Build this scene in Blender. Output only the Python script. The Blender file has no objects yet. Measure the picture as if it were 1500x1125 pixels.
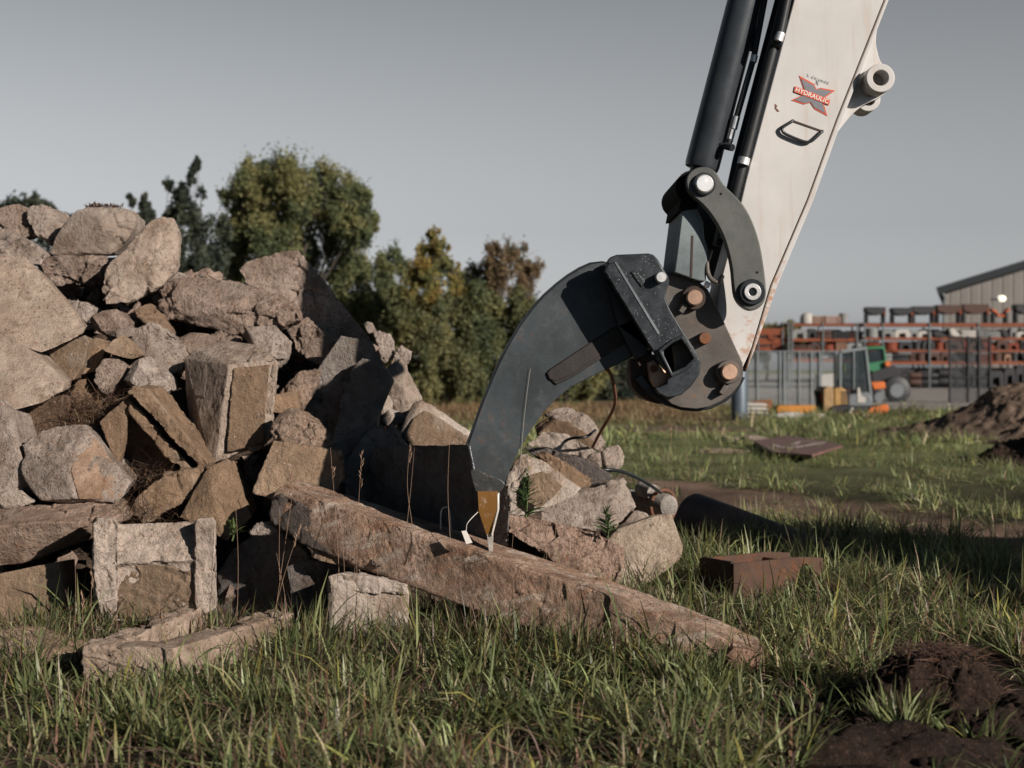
import bpy, bmesh, math, random
import numpy as np
from mathutils import Vector, Matrix
random.seed(7)
RNG = np.random.default_rng(11)
scene = bpy.context.scene
COL = scene.collection
# ---------------------------------------------------------------- camera model (eye 1.45 m above the grass, looking level)
F, H, CX, CY = 2060.0, 1.45, 750.0, 540.0
def P(x, y, d):                       # a point seen at (x, y) of the photo, d metres in front of the eye
    return Vector(((x-CX)/F*d, d, H+(CY-y)/F*d))
def G(x, y):                          # the point of the flat ground seen at (x, y)
    d = H*F/(y-CY)
    return Vector(((x-CX)/F*d, d, 0.0))
cam = bpy.data.cameras.new('camera'); cam.sensor_width = 36; cam.lens = F/1500*36
cam.shift_y = -(562.5-CY)/1500; cam.clip_start = .1; cam.clip_end = 3000
cam.dof.use_dof = True; cam.dof.focus_distance = 7.7; cam.dof.aperture_fstop = 2.2; cam.dof.aperture_blades = 9
camo = bpy.data.objects.new('camera', cam); COL.objects.link(camo)
camo.location = (0, 0, H); camo.rotation_euler = (math.pi/2, 0, 0)
scene.camera = camo
# ---------------------------------------------------------------- numpy noise
_perm = np.random.default_rng(3).permutation(4096).astype(np.int64)
_val = np.random.default_rng(4).random(4096)*2-1
def vnoise(p):
    p = np.asarray(p, dtype=np.float64)
    i = np.floor(p).astype(np.int64); f = p-i
    u = f*f*f*(f*(f*6-15)+10)
    def h(a, b, c):
        return _val[_perm[(_perm[(_perm[a & 4095]+b) & 4095]+c) & 4095]]
    x, y, z = i[:, 0], i[:, 1], i[:, 2]
    r = 0
    for dx in (0, 1):
        wx = u[:, 0] if dx else 1-u[:, 0]
        for dy in (0, 1):
            wy = u[:, 1] if dy else 1-u[:, 1]
            for dz in (0, 1):
                wz = u[:, 2] if dz else 1-u[:, 2]
                r = r+wx*wy*wz*h(x+dx, y+dy, z+dz)
    return r
def fbm(p, oct=4, gain=.5):
    p = np.asarray(p, dtype=np.float64); a, r, n = 1.0, 0, 0
    for k in range(oct):
        r = r+a*vnoise(p*2**k+17.3*k); n += a; a *= gain
    return r/n
def ridged(p, oct=3):
    p = np.asarray(p, dtype=np.float64); a, r, n = 1.0, 0, 0
    for k in range(oct):
        r = r+a*(1-2*np.abs(vnoise(p*2**k+9.1*k))); n += a; a *= .5
    return r/n
def cells(p):
    """nearest cell of a jittered lattice: random vector of the cell, offset from its seed, gap to the second nearest"""
    p = np.asarray(p, dtype=np.float64); i0 = np.floor(p).astype(np.int64); n = len(p)
    best = np.full(n, 9.); sec = np.full(n, 9.); g = np.zeros((n, 3)); dl = np.zeros((n, 3))
    for dx in (-1, 0, 1):
        for dy in (-1, 0, 1):
            for dz in (-1, 0, 1):
                c = i0+np.array([dx, dy, dz])
                h = _perm[(_perm[(_perm[c[:, 0] & 4095]+c[:, 1]) & 4095]+c[:, 2]) & 4095]
                f = np.stack([_val[h], _val[(h+977) & 4095], _val[(h+2113) & 4095]], 1)
                d = p-(c+.5+.45*f); q = (d*d).sum(1)
                m = q < best
                sec = np.where(m, best, np.minimum(sec, q)); best = np.where(m, q, best)
                dl[m] = d[m]; g[m] = np.stack([_val[(h+311) & 4095], _val[(h+1571) & 4095], _val[(h+3001) & 4095]], 1)[m]
    return g, dl, np.sqrt(sec)-np.sqrt(best)
def sstep(a, b, x):
    t = np.clip((x-a)/(b-a), 0, 1); return t*t*(3-2*t)
# ---------------------------------------------------------------- objects
def tag(o, label=None, cat=None, group=None, kind=None):
    if label: o['label'] = label
    if cat: o['category'] = cat
    if group: o['group'] = group
    if kind: o['kind'] = kind
    return o
def empty(name, loc=(0, 0, 0)):
    o = bpy.data.objects.new(name, None); COL.objects.link(o); o.location = loc; o.empty_display_size = .2
    return o
def link(name, me, mat, parent=None, origin=None):
    """a mesh in world coordinates becomes ONE object; its origin is moved to `origin` (world)"""
    if origin is not None:
        me.transform(Matrix.Translation(-Vector(origin)))
    o = bpy.data.objects.new(name, me); COL.objects.link(o)
    if mat is not None:
        me.materials.clear(); me.materials.append(mat)
    w = Vector(origin) if origin is not None else Vector((0, 0, 0))
    if parent is not None:
        o.parent = parent
        w = w-world_loc(parent)
    o.location = w
    return o
def world_loc(o):
    v = Vector(o.location)
    while o.parent is not None:
        o = o.parent; v = v+Vector(o.location)
    return v
def copy_tree(o, parent=None):
    c = o.copy(); COL.objects.link(c); c.parent = parent
    for ch in list(o.children): copy_tree(ch, c)
    return c
class MB:
    """collects shapes into one bmesh"""
    def __init__(s): s.bm = bmesh.new()
    def hull(s, pts):
        vs = [s.bm.verts.new(p) for p in pts]
        r = bmesh.ops.convex_hull(s.bm, input=vs)
        junk = [e for e in r['geom_interior']+r['geom_unused'] if isinstance(e, bmesh.types.BMVert)]
        if junk: bmesh.ops.delete(s.bm, geom=list(set(junk)), context='VERTS')
        return s
    def box(s, c, size, rot=None):
        m = Matrix.Translation(c) @ (rot.to_4x4() if rot else Matrix()) @ Matrix.Diagonal((*size, 1))
        bmesh.ops.create_cube(s.bm, size=1, matrix=m); return s
    def beam(s, a, b, w, h):           # box from a to b
        a, b = Vector(a), Vector(b); d = b-a
        q = d.to_track_quat('X', 'Z')
        return s.box((a+b)/2, (d.length, w, h), q.to_matrix())
    def tube(s, pts, r, n=12, r2=None, cap=True):
        pts = [Vector(p) for p in pts]; k = len(pts); rings = []
        t0 = (pts[1]-pts[0]).normalized()
        up = Vector((0, 0, 1)) if abs(t0.z) < .9 else Vector((0, 1, 0))
        u = t0.cross(up).normalized()
        for i, p in enumerate(pts):
            t = (pts[min(i+1, k-1)]-pts[max(i-1, 0)]).normalized()
            u = (u-t*u.dot(t)).normalized(); v = t.cross(u)
            rr = r if r2 is None else r+(r2-r)*i/(k-1)
            if isinstance(r, (list, tuple)): rr = r[i]
            rings.append([s.bm.verts.new(p+(u*math.cos(a)+v*math.sin(a))*rr) for a in [2*math.pi*j/n for j in range(n)]])
        for a, b in zip(rings, rings[1:]):
            for j in range(n): s.bm.faces.new((a[j], a[(j+1) % n], b[(j+1) % n], b[j]))
        if cap: s.bm.faces.new(rings[0][::-1]); s.bm.faces.new(rings[-1])
        return s
    def ring(s, a, b, r, ri, n=28):    # a pipe with a bore
        a, b = Vector(a), Vector(b); t = (b-a).normalized()
        u = t.cross(Vector((0, 0, 1)) if abs(t.z) < .9 else Vector((1, 0, 0))).normalized(); v = t.cross(u)
        def loop(c, rr): return [s.bm.verts.new(c+(u*math.cos(2*math.pi*j/n)+v*math.sin(2*math.pi*j/n))*rr) for j in range(n)]
        L = [loop(a, r), loop(b, r), loop(b, ri), loop(a, ri)]
        for p, q in zip(L, L[1:]+L[:1]):
            for j in range(n): s.bm.faces.new((p[j], p[(j+1) % n], q[(j+1) % n], q[j]))
        return s
    def prism(s, front, depth, holes=(), vec=None):
        """front: outline of world points; extruded straight back by depth along +Y (or along vec)"""
        off = Vector(vec) if vec is not None else Vector((0, depth, 0))
        loops = [list(front)]+[list(h) for h in holes]
        bm = s.bm
        for o in (Vector((0, 0, 0)), off):
            es, = [[]]
            L = []
            for lp in loops:
                vs = [bm.verts.new(Vector(p)+o) for p in lp]; L.append(vs)
                es += [bm.edges.new((vs[i], vs[(i+1) % len(vs)])) for i in range(len(vs))]
            if len(loops) == 1: bm.faces.new(L[0])
            else: bmesh.ops.triangle_fill(bm, use_beauty=True, edges=es)
            if o.length == 0: A = L
        for a, b in zip(A, L):
            n = len(a)
            for i in range(n): bm.faces.new((a[i], a[(i+1) % n], b[(i+1) % n], b[i]))
        return s
    def me(s, name, smooth=None):
        bmesh.ops.recalc_face_normals(s.bm, faces=s.bm.faces)
        m = bpy.data.meshes.new(name); s.bm.to_mesh(m); s.bm.free()
        if smooth is not None:
            m.shade_smooth(); m.set_sharp_from_angle(angle=math.radians(smooth))
        return m
    def build(s, name, mat, parent=None, origin=None, bevel=0, smooth=None):
        if bevel and smooth is None: smooth = 35
        if origin is None:
            n = len(s.bm.verts); c = sum((v.co for v in s.bm.verts), Vector())/n
            zmin = min(v.co.z for v in s.bm.verts)
            origin = c if parent is not None else Vector((c.x, c.y, zmin))
        m = s.me(name, smooth)
        o = link(name, m, mat, parent, origin)
        if bevel:
            b = o.modifiers.new('bevel', 'BEVEL'); b.width = bevel; b.segments = 2; b.limit_method = 'ANGLE'; b.angle_limit = math.radians(30)
        return o
def px(pts, d): return [P(x, y, d) for x, y in pts]
def smooth_px(pts, n=4):              # Catmull-Rom through a closed pixel outline
    out = []; k = len(pts)
    for i in range(k):
        p0, p1, p2, p3 = [np.array(pts[(i+j) % k], float) for j in (-1, 0, 1, 2)]
        for t in np.arange(n)/n:
            out.append(tuple(.5*((2*p1)+(-p0+p2)*t+(2*p0-5*p1+4*p2-p3)*t*t+(-p0+3*p1-3*p2+p3)*t**3)))
    return out
def spline(pts, n=6):                 # Catmull-Rom through open 3-D points
    pts = [Vector(p) for p in pts]; q = [pts[0]*2-pts[1]]+pts+[pts[-1]*2-pts[-2]]; out = []
    for i in range(1, len(q)-2):
        p0, p1, p2, p3 = q[i-1:i+3]
        for j in range(n):
            t = j/n
            out.append(.5*((2*p1)+(p2-p0)*t+(2*p0-5*p1+4*p2-p3)*t*t+(3*p1-p0-3*p2+p3)*t**3))
    return out+[pts[-1]]
def arc_px(c, r, a0, a1, n=10):       # pixel arc, degrees, y down
    return [(c[0]+r*math.cos(math.radians(a0+(a1-a0)*i/n)), c[1]+r*math.sin(math.radians(a0+(a1-a0)*i/n))) for i in range(n+1)]
def raw_mesh(name, co, quads=None, tris=None, col=None):
    co = np.asarray(co, np.float32).reshape(-1, 3)
    q = np.asarray(quads if quads is not None else [], np.int32).reshape(-1, 4)
    t = np.asarray(tris if tris is not None else [], np.int32).reshape(-1, 3)
    m = bpy.data.meshes.new(name)
    m.vertices.add(len(co)); m.vertices.foreach_set('co', co.ravel())
    m.loops.add(q.size+t.size); m.loops.foreach_set('vertex_index', np.concatenate([q.ravel(), t.ravel()]))
    m.polygons.add(len(q)+len(t))
    m.polygons.foreach_set('loop_start', np.concatenate([np.arange(len(q))*4, q.size+np.arange(len(t))*3]).astype(np.int32))
    m.update(calc_edges=True); m.validate()
    if col is not None:
        a = m.attributes.new('Col', 'FLOAT_COLOR', 'POINT')
        c = np.ones((len(co), 4), np.float32); c[:, :3] = col
        a.data.foreach_set('color', c.ravel())
    return m
def inpoly(x, y, poly):
    r = np.zeros(len(x), bool); n = len(poly)
    for i in range(n):
        x0, y0 = poly[i][:2]; x1, y1 = poly[(i+1) % n][:2]
        if y0 == y1: continue
        c = ((y0 > y) != (y1 > y)) & (x < (x1-x0)*(y-y0)/(y1-y0)+x0)
        r ^= c
    return r
# ---------------------------------------------------------------- material helpers
class NT:
    def __init__(s, name):
        s.m = bpy.data.materials.new(name); s.m.use_nodes = True; s.t = s.m.node_tree
        s.b = s.t.nodes['Principled BSDF']; s.out = s.t.nodes['Material Output']
    def n(s, type, **kw):
        nd = s.t.nodes.new(type)
        for k, v in kw.items():
            if k.startswith('i_'):
                key = k[2:]; key = int(key) if key.isdigit() else key.replace('_', ' ')
                s.set(nd.inputs[key], v)
            else: setattr(nd, k, v)
        return nd
    def set(s, sock, v):
        if isinstance(v, bpy.types.NodeSocket): s.t.links.new(v, sock)
        elif isinstance(v, bpy.types.Node): s.t.links.new(v.outputs[0], sock)
        else: sock.default_value = v
    def math(s, op, a, b=0.0, clamp=False):
        nd = s.t.nodes.new('ShaderNodeMath'); nd.operation = op; nd.use_clamp = clamp
        s.set(nd.inputs[0], a); s.set(nd.inputs[1], b); return nd.outputs[0]
    def ramp(s, fac, stops, interp='LINEAR'):
        nd = s.t.nodes.new('ShaderNodeValToRGB'); nd.color_ramp.interpolation = interp
        e = nd.color_ramp.elements
        while len(e) < len(stops): e.new(.5)
        for el, (p, c) in zip(e, stops):
            el.position = p; el.color = (*c, 1) if len(c) == 3 else c
        s.set(nd.inputs[0], fac); return nd.outputs[0]
    def mix(s, fac, a, b, mode='MIX'):
        nd = s.t.nodes.new('ShaderNodeMix'); nd.data_type = 'RGBA'; nd.blend_type = mode
        s.set(nd.inputs[0], fac)
        for k, v in ((6, a), (7, b)):
            if isinstance(v, tuple) and len(v) == 3: v = (*v, 1)
            s.set(nd.inputs[k], v)
        return nd.outputs[2]
    def noise(s, vec, scale, detail=4, rough=.55, out=0):
        nd = s.t.nodes.new('ShaderNodeTexNoise'); s.set(nd.inputs['Vector'], vec)
        nd.inputs['Scale'].default_value = scale; nd.inputs['Detail'].default_value = detail; nd.inputs['Roughness'].default_value = rough
        return nd.outputs[out]
    def vor(s, vec, scale, feature='F1'):
        nd = s.t.nodes.new('ShaderNodeTexVoronoi'); nd.feature = feature; s.set(nd.inputs['Vector'], vec); nd.inputs['Scale'].default_value = scale
        return nd
    def sm(s, v, a, b):
        nd = s.t.nodes.new('ShaderNodeMapRange'); nd.interpolation_type = 'SMOOTHSTEP'
        s.set(nd.inputs[0], v); nd.inputs[1].default_value = a; nd.inputs[2].default_value = b; return nd.outputs[0]
    def bump(s, h, strength=.5, dist=.01, normal=None):
        nd = s.t.nodes.new('ShaderNodeBump'); s.set(nd.inputs['Height'], h); nd.inputs['Strength'].default_value = strength
        nd.inputs['Distance'].default_value = dist
        if normal is not None: s.set(nd.inputs['Normal'], normal)
        return nd.outputs[0]
    def objvec(s):
        tc = s.n('ShaderNodeTexCoord'); oi = s.n('ShaderNodeObjectInfo')
        sc = s.n('ShaderNodeVectorMath', operation='ADD'); s.t.links.new(tc.outputs['Object'], sc.inputs[0])
        k = s.math('MULTIPLY', oi.outputs['Random'], 41.0); s.t.links.new(k, sc.inputs[1])
        s.oi = oi; s.raw = tc.outputs['Object']
        return sc.outputs[0]
    def fin(s, color=None, rough=None, metal=None, normal=None, spec=None):
        for k, v in (('Base Color', color), ('Roughness', rough), ('Metallic', metal), ('Normal', normal), ('Specular IOR Level', spec)):
            if v is None: continue
            if isinstance(v, tuple) and len(v) == 3: v = (*v, 1)
            s.set(s.b.inputs[k], v)
        return s.m
def concrete(name, ca, cb, dirt, agg=.30, dirt_amt=.5, bump=.6, streak=False):
    t = NT(name); v = t.objvec()
    big = t.noise(v, 2.4, 5, .6); mid = t.noise(v, 13, 6, .65); fine = t.noise(v, 95, 4, .7)
    c = t.mix(t.sm(big, .35, .66), ca, cb)
    d = t.sm(t.noise(v, 4.2, 7, .68), .60-dirt_amt*.22, .72-dirt_amt*.14)
    c = t.mix(t.math('MULTIPLY', d, .8), c, dirt)
    wv = t.n('ShaderNodeVectorMath', operation='ADD'); t.t.links.new(v, wv.inputs[0]); nv_ = t.n('ShaderNodeVectorMath', operation='SCALE'); t.t.links.new(t.noise(v, 30, 3, .6, 1), nv_.inputs[0]); nv_.inputs['Scale'].default_value = .035; t.t.links.new(nv_.outputs[0], wv.inputs[1])
    vo = t.vor(wv.outputs[0], 62); cell = t.n('ShaderNodeSeparateColor'); t.t.links.new(vo.outputs['Color'], cell.inputs[0])
    isagg = t.math('MULTIPLY', t.math('GREATER_THAN', cell.outputs[0], 1-agg), t.sm(vo.outputs['Distance'], .55, .42))
    rgh = t.sm(t.noise(v, 3.1, 4), .42, .58)
    isagg = t.math('MULTIPLY', isagg, t.math('ADD', t.math('MULTIPLY', rgh, .65), .15))
    ac = t.ramp(cell.outputs[1], [(0, (.22, .165, .13)), (.3, (.30, .15, .095)), (.55, (.42, .34, .28)), (.8, (.11, .09, .075)), (1, (.31, .2, .145))])
    c = t.mix(isagg, c, ac)
    sp = t.math('ADD', t.math('MULTIPLY', mid, 1.15), .42); c = t.mix(1.0, c, t.n('ShaderNodeCombineColor', i_0=sp, i_1=sp, i_2=sp), 'MULTIPLY')
    fn = t.math('ADD', t.math('MULTIPLY', fine, 1.3), .35); c = t.mix(.7, c, t.n('ShaderNodeCombineColor', i_0=fn, i_1=fn, i_2=fn), 'MULTIPLY')
    pit = t.vor(wv.outputs[0], 47); pm = t.math('MULTIPLY', t.sm(pit.outputs['Distance'], .22, .08), t.sm(t.noise(v, 6, 3), .5, .62))
    c = t.mix(t.math('MULTIPLY', pm, .75), c, (.035, .026, .02))
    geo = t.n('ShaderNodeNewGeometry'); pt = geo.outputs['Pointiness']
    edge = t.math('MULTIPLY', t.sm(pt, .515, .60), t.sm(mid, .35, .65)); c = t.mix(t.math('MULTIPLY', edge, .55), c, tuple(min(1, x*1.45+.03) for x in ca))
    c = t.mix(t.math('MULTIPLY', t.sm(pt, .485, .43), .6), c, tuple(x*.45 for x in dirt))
    blot = t.sm(t.noise(v, 1.5, 6, .62), .50, .68); c = t.mix(t.math('MULTIPLY', blot, .5), c, tuple(x*1.15 for x in dirt))
    dust = t.sm(t.noise(v, 3.3, 5, .6), .55, .75); c = t.mix(t.math('MULTIPLY', dust, .35), c, (.40, .36, .32))
    if streak:                             # form lines run along the length of the beam
        mp_ = t.n('ShaderNodeMapping', i_Rotation=(0, math.radians(17), 0)); t.t.links.new(v, mp_.inputs[0])
        m2_ = t.n('ShaderNodeMapping', i_Scale=(.9, 5, 9)); t.t.links.new(mp_.outputs[0], m2_.inputs[0])
        s1 = t.noise(m2_.outputs[0], 1.6, 7, .68); s2 = t.noise(m2_.outputs[0], 2.1, 5, .6, 1); s2s = t.n('ShaderNodeSeparateColor'); t.t.links.new(s2, s2s.inputs[0])
        c = t.mix(t.math('MULTIPLY', t.sm(s1, .53, .63), .8), c, (.46, .41, .36)); c = t.mix(t.math('MULTIPLY', t.sm(s2s.outputs[0], .52, .66), .40), c, (.34, .175, .10))
        c = t.mix(t.math('MULTIPLY', t.sm(s2s.outputs[2], .54, .66), .4), c, (.12, .085, .065))
    c = t.mix(1.0, c, t.oi.outputs['Color'], 'MULTIPLY')
    h = t.math('ADD', t.math('ADD', t.math('MULTIPLY', t.noise(v, 38, 6, .7), .9), t.math('MULTIPLY', mid, 1.2)), t.math('MULTIPLY', fine, .45))
    h = t.math('SUBTRACT', h, t.math('MULTIPLY', pm, .8)); h = t.math('ADD', h, t.math('MULTIPLY', isagg, .35))
    return t.fin(c, .92, 0, t.bump(h, min(1, bump*1.5), .03), .25)
M = {}
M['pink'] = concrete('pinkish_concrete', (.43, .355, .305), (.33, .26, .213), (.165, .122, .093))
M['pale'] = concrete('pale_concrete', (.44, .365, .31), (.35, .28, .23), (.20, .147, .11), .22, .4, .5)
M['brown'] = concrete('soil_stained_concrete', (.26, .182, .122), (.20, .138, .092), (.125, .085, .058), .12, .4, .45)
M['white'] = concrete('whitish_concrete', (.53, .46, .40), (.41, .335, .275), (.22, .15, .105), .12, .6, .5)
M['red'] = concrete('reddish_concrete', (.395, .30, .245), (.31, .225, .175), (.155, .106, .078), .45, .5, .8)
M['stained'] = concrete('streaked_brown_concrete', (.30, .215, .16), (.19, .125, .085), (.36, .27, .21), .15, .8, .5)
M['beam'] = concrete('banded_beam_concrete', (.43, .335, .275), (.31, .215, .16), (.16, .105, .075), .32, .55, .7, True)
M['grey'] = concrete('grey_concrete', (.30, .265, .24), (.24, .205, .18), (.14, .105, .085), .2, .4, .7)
def metal(name, base, rust=.2, rough=.45, rustc=(.16, .065, .03), met=.0, scratch=.3, bump=.15, pale=(.22, .23, .23), scuff=0):
    t = NT(name); v = t.objvec()
    n1 = t.noise(v, 3.5, 6, .65); n2 = t.noise(v, 22, 6, .7); n3 = t.noise(v, 120, 3, .6)
    st = t.n('ShaderNodeMapping', i_Scale=(3, 3, 22)); st.inputs['Rotation'].default_value = (0, .5, 0); t.t.links.new(v, st.inputs[0])
    c = t.mix(t.sm(n1, .3, .7), base, tuple(x*1.9 for x in base))
    scr = t.sm(t.noise(st.outputs[0], 9, 5, .7), .64, .72)
    c = t.mix(t.math('MULTIPLY', scr, scratch), c, pale)
    r = t.sm(t.math('ADD', t.math('MULTIPLY', n1, .5), t.math('MULTIPLY', n2, .5)), .66-rust*.3, .76-rust*.26)
    c = t.mix(t.math('MULTIPLY', r, .85), c, t.mix(n2, rustc, tuple(x*2.1 for x in rustc)))
    if scuff:                              # chalky rub marks and dried mud
        sc_ = t.math('MULTIPLY', t.sm(t.noise(v, 6.5, 9, .78), .50, .70), scuff); c = t.mix(sc_, c, tuple(x*.55 for x in pale))
        mud = t.math('MULTIPLY', t.sm(t.noise(v, 4.1, 8, .72), .56, .68), scuff*.8); c = t.mix(mud, c, (.075, .052, .038))
    k = t.math('ADD', t.math('MULTIPLY', n3, .5), .75); c = t.mix(1.0, c, t.n('ShaderNodeCombineColor', i_0=k, i_1=k, i_2=k), 'MULTIPLY')
    ro = t.math('ADD', t.math('MULTIPLY', r, .35), t.math('ADD', rough-.1, t.math('MULTIPLY', n2, .25)), True)
    h = t.math('ADD', n2, t.math('MULTIPLY', r, .6))
    return t.fin(c, ro, met, t.bump(h, bump, .006), .5)
M['steel'] = metal('dark_grey_painted_steel', (.030, .036, .039), .36, .44, (.05, .026, .018), 0, .45, scuff=.45)
M['black'] = metal('gloss_black_paint', (.012, .014, .016), .02, .32, (.07, .04, .03), 0, .12, .1, scuff=.12)
M['link'] = metal('olive_grey_steel', (.060, .062, .056), .12, .5, (.06, .038, .024), 0, .18, .12, scuff=.35)
M['hlink'] = metal('blue_grey_steel', (.115, .135, .14), .15, .75, (.11, .065, .045), 0, .25)
M['ear'] = metal('brown_grey_worn_steel', (.075, .064, .055), .42, .5, (.12, .06, .034), .1, .3, scuff=.5)
M['rust'] = metal('rusty_steel', (.10, .045, .025), .6, .75, (.16, .062, .026), 0, .15, .5)
M['dkrust'] = metal('dark_rusty_steel', (.035, .022, .017), .45, .75, (.10, .045, .025), 0, .1, .5)
M['bronze'] = metal('bronze_pin_steel', (.42, .27, .19), .25, .4, (.22, .10, .06), .5, .5, .1, (.7, .6, .52))
M['silver'] = metal('bright_pin_steel', (.62, .60, .58), .1, .35, (.3, .25, .2), .7, .5, .1, (.8, .8, .8))
M['rubber'] = metal('black_rubber', (.012, .013, .014), 0, .5, (.02, .02, .02), 0, .1, .05)
M['galv'] = metal('galvanised_steel', (.36, .38, .39), .05, .45, (.25, .2, .17), .4, .3, .05)
def paint(name, base, wear=.3, wearc=(.28, .13, .06), rough=.5, wear_low=None):
    t = NT(name); v = t.objvec()
    n1 = t.noise(v, 2.6, 6, .6); n2 = t.noise(v, 26, 6, .7)
    c = t.mix(t.sm(n1, .3, .72), base, tuple(x*.86 for x in base))
    w = t.math('ADD', t.math('MULTIPLY', n1, .45), t.math('MULTIPLY', n2, .55))
    if wear_low:                       # rust and grease worn in towards the pivot at the arm's lower end
        s = t.n('ShaderNodeSeparateXYZ'); t.t.links.new(t.raw, s.inputs[0])
        w = t.math('ADD', w, t.math('MULTIPLY', t.sm(s.outputs[2], wear_low[0], wear_low[1]), .24))
    k = t.sm(w, .71-wear*.2, .80-wear*.15)
    c = t.mix(t.math('MULTIPLY', k, .8), c, t.mix(n2, wearc, tuple(min(1, x*2.2) for x in wearc)))
    st = t.n('ShaderNodeMapping', i_Scale=(9, 9, .7)); t.t.links.new(v, st.inputs[0])
    c = t.mix(t.math('MULTIPLY', t.sm(t.noise(st.outputs[0], 2.2, 5, .6), .50, .72), .5), c, tuple(x*y for x, y in zip(base, (.80, .69, .60))))
    spk = t.sm(t.noise(v, 75, 3, .7), .70, .78); c = t.mix(t.math('MULTIPLY', spk, .35), c, tuple(x*.5 for x in base))
    return t.fin(c, t.math('ADD', rough, t.math('MULTIPLY', k, .3)), 0, t.bump(n2, .06, .004), .4)
def flat(name, c, rough=.6, metal_=0, var=.25, emit=None):
    t = NT(name); v = t.objvec(); n = t.noise(v, 6, 5, .6)
    k = t.math('ADD', t.math('MULTIPLY', n, var*2), 1-var)
    col = t.mix(1.0, c, t.n('ShaderNodeCombineColor', i_0=k, i_1=k, i_2=k), 'MULTIPLY')
    if emit: t.b.inputs['Emission Color'].default_value = (*emit[:3], 1); t.b.inputs['Emission Strength'].default_value = emit[3]
    return t.fin(col, rough, metal_, t.bump(t.noise(v, 40, 3), .1, .004), .4)
# ---------------------------------------------------------------- remaining materials
M['cyl'] = metal('black_cylinder_paint', (.022, .026, .030), .03, .33, (.06, .04, .03), 0, .35, .05, (.14, .15, .16), scuff=.2)
def speckled():
    t = NT('speckled_black_paint'); v = t.objvec()
    vo = t.vor(v, 120); c1 = t.n('ShaderNodeSeparateColor'); t.t.links.new(vo.outputs['Color'], c1.inputs[0])
    dots = t.math('MULTIPLY', t.math('LESS_THAN', vo.outputs['Distance'], .20), t.math('GREATER_THAN', c1.outputs[0], .80))
    dots = t.math('MULTIPLY', dots, t.sm(t.noise(v, 5, 3), .46, .58))
    n2 = t.noise(v, 18, 6, .7)
    c = t.mix(t.sm(n2, .35, .7), (.014, .017, .020), (.036, .042, .048))
    c = t.mix(dots, c, (.5, .52, .54))
    return t.fin(c, t.math('ADD', .28, t.math('MULTIPLY', n2, .3)), 0, t.bump(n2, .25, .006), .5)
M['speck'] = speckled()
M['weld'] = metal('pale_weld_bead', (.14, .15, .16), .05, .4, (.05, .05, .05), .3, .9, .5, (.6, .62, .64))
M['gloss'] = metal('glossy_weld', (.05, .054, .058), .05, .22, (.05, .04, .03), .4, .4, .9, (.4, .42, .44))
M['gloss2'] = metal('worn_shank_steel', (.05, .050, .048), .4, .28, (.06, .035, .022), .4, .5, .8, (.45, .45, .45))
M['wornsteel'] = metal('worn_bright_steel', (.50, .47, .43), .25, .4, (.26, .16, .09), .4, .6, .3, (.75, .74, .72))
def soil(name, a, b, c_, sc=1.0):
    t = NT(name); v = t.objvec()
    n1 = t.noise(v, 3*sc, 6, .65); n2 = t.noise(v, 24*sc, 6, .7)
    c = t.mix(t.sm(n1, .3, .7), a, b); c = t.mix(t.sm(n2, .5, .72), c, c_)
    return t.fin(c, .95, 0, t.bump(t.math('ADD', n2, t.noise(v, 70*sc, 4, .7)), .9, .03), .15)
M['soil'] = soil('dark_soil_and_fines', (.06, .042, .032), (.11, .078, .058), (.19, .135, .10))
M['darksoil'] = soil('dark_turned_soil', (.030, .021, .017), (.06, .038, .029), (.115, .07, .05), 1.6)
M['farsoil'] = soil('brown_heap_soil', (.115, .08, .06), (.19, .135, .10), (.27, .2, .15), .7)
def leafmat(name, transl=.35, gloss=.25, rough=.5):
    t = NT(name); a = t.n('ShaderNodeAttribute', attribute_name='Col')
    oi = t.n('ShaderNodeObjectInfo')
    c = t.mix(1.0, a.outputs['Color'], oi.outputs['Color'], 'MULTIPLY')
    t.fin(c, rough, 0, None, gloss)
    tr = t.n('ShaderNodeBsdfTranslucent'); t.t.links.new(c, tr.inputs[0])
    mx = t.n('ShaderNodeMixShader'); mx.inputs[0].default_value = transl
    t.t.links.new(t.b.outputs[0], mx.inputs[1]); t.t.links.new(tr.outputs[0], mx.inputs[2]); t.t.links.new(mx.outputs[0], t.out.inputs[0])
    return t.m
M['grass'] = leafmat('grass_blades', .36, .4, .42)
M['leaf'] = leafmat('tree_leaves', .42, .2, .6)
M['bark'] = flat('bark', (.055, .045, .036), .9, 0, .4)
M['matte'] = flat('greasy_matt_black', (.012, .012, .012), .95, 0, .3)
M['matte'].node_tree.nodes['Principled BSDF'].inputs['Specular IOR Level'].default_value = .1
M['lime'] = flat('lime_vest', (.30, .42, .10), .7, 0, .1); M['green'] = flat('green_machine_paint', (.035, .17, .08), .45, 0, .2); M['bright2'] = flat('orange_machine_paint', (.58, .14, .025), .5, 0, .3)
M['yelw'] = flat('dirty_yellow_counterweight', (.33, .21, .10), .7, 0, .55); M['yelo'] = flat('yellow_beam_paint', (.50, .20, .03), .6, 0, .3); M['rustp'] = flat('rust_brown_panel', (.20, .085, .035), .8, 0, .3)
M['redr'] = flat('red_reflector', (.55, .03, .02), .4, 0, .1); M['contg'] = flat('grey_container_paint', (.085, .098, .108), .6, 0, .3)
M['whitepipe'] = M['bigpipe'] = None
M['boxrust'] = metal('dark_brown_box_rust', (.05, .026, .016), .5, .8, (.105, .042, .02), 0, .1, .6)
M['galvd'] = flat('weathered_galvanised', (.19, .21, .22), .5, .2, .2)
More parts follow.
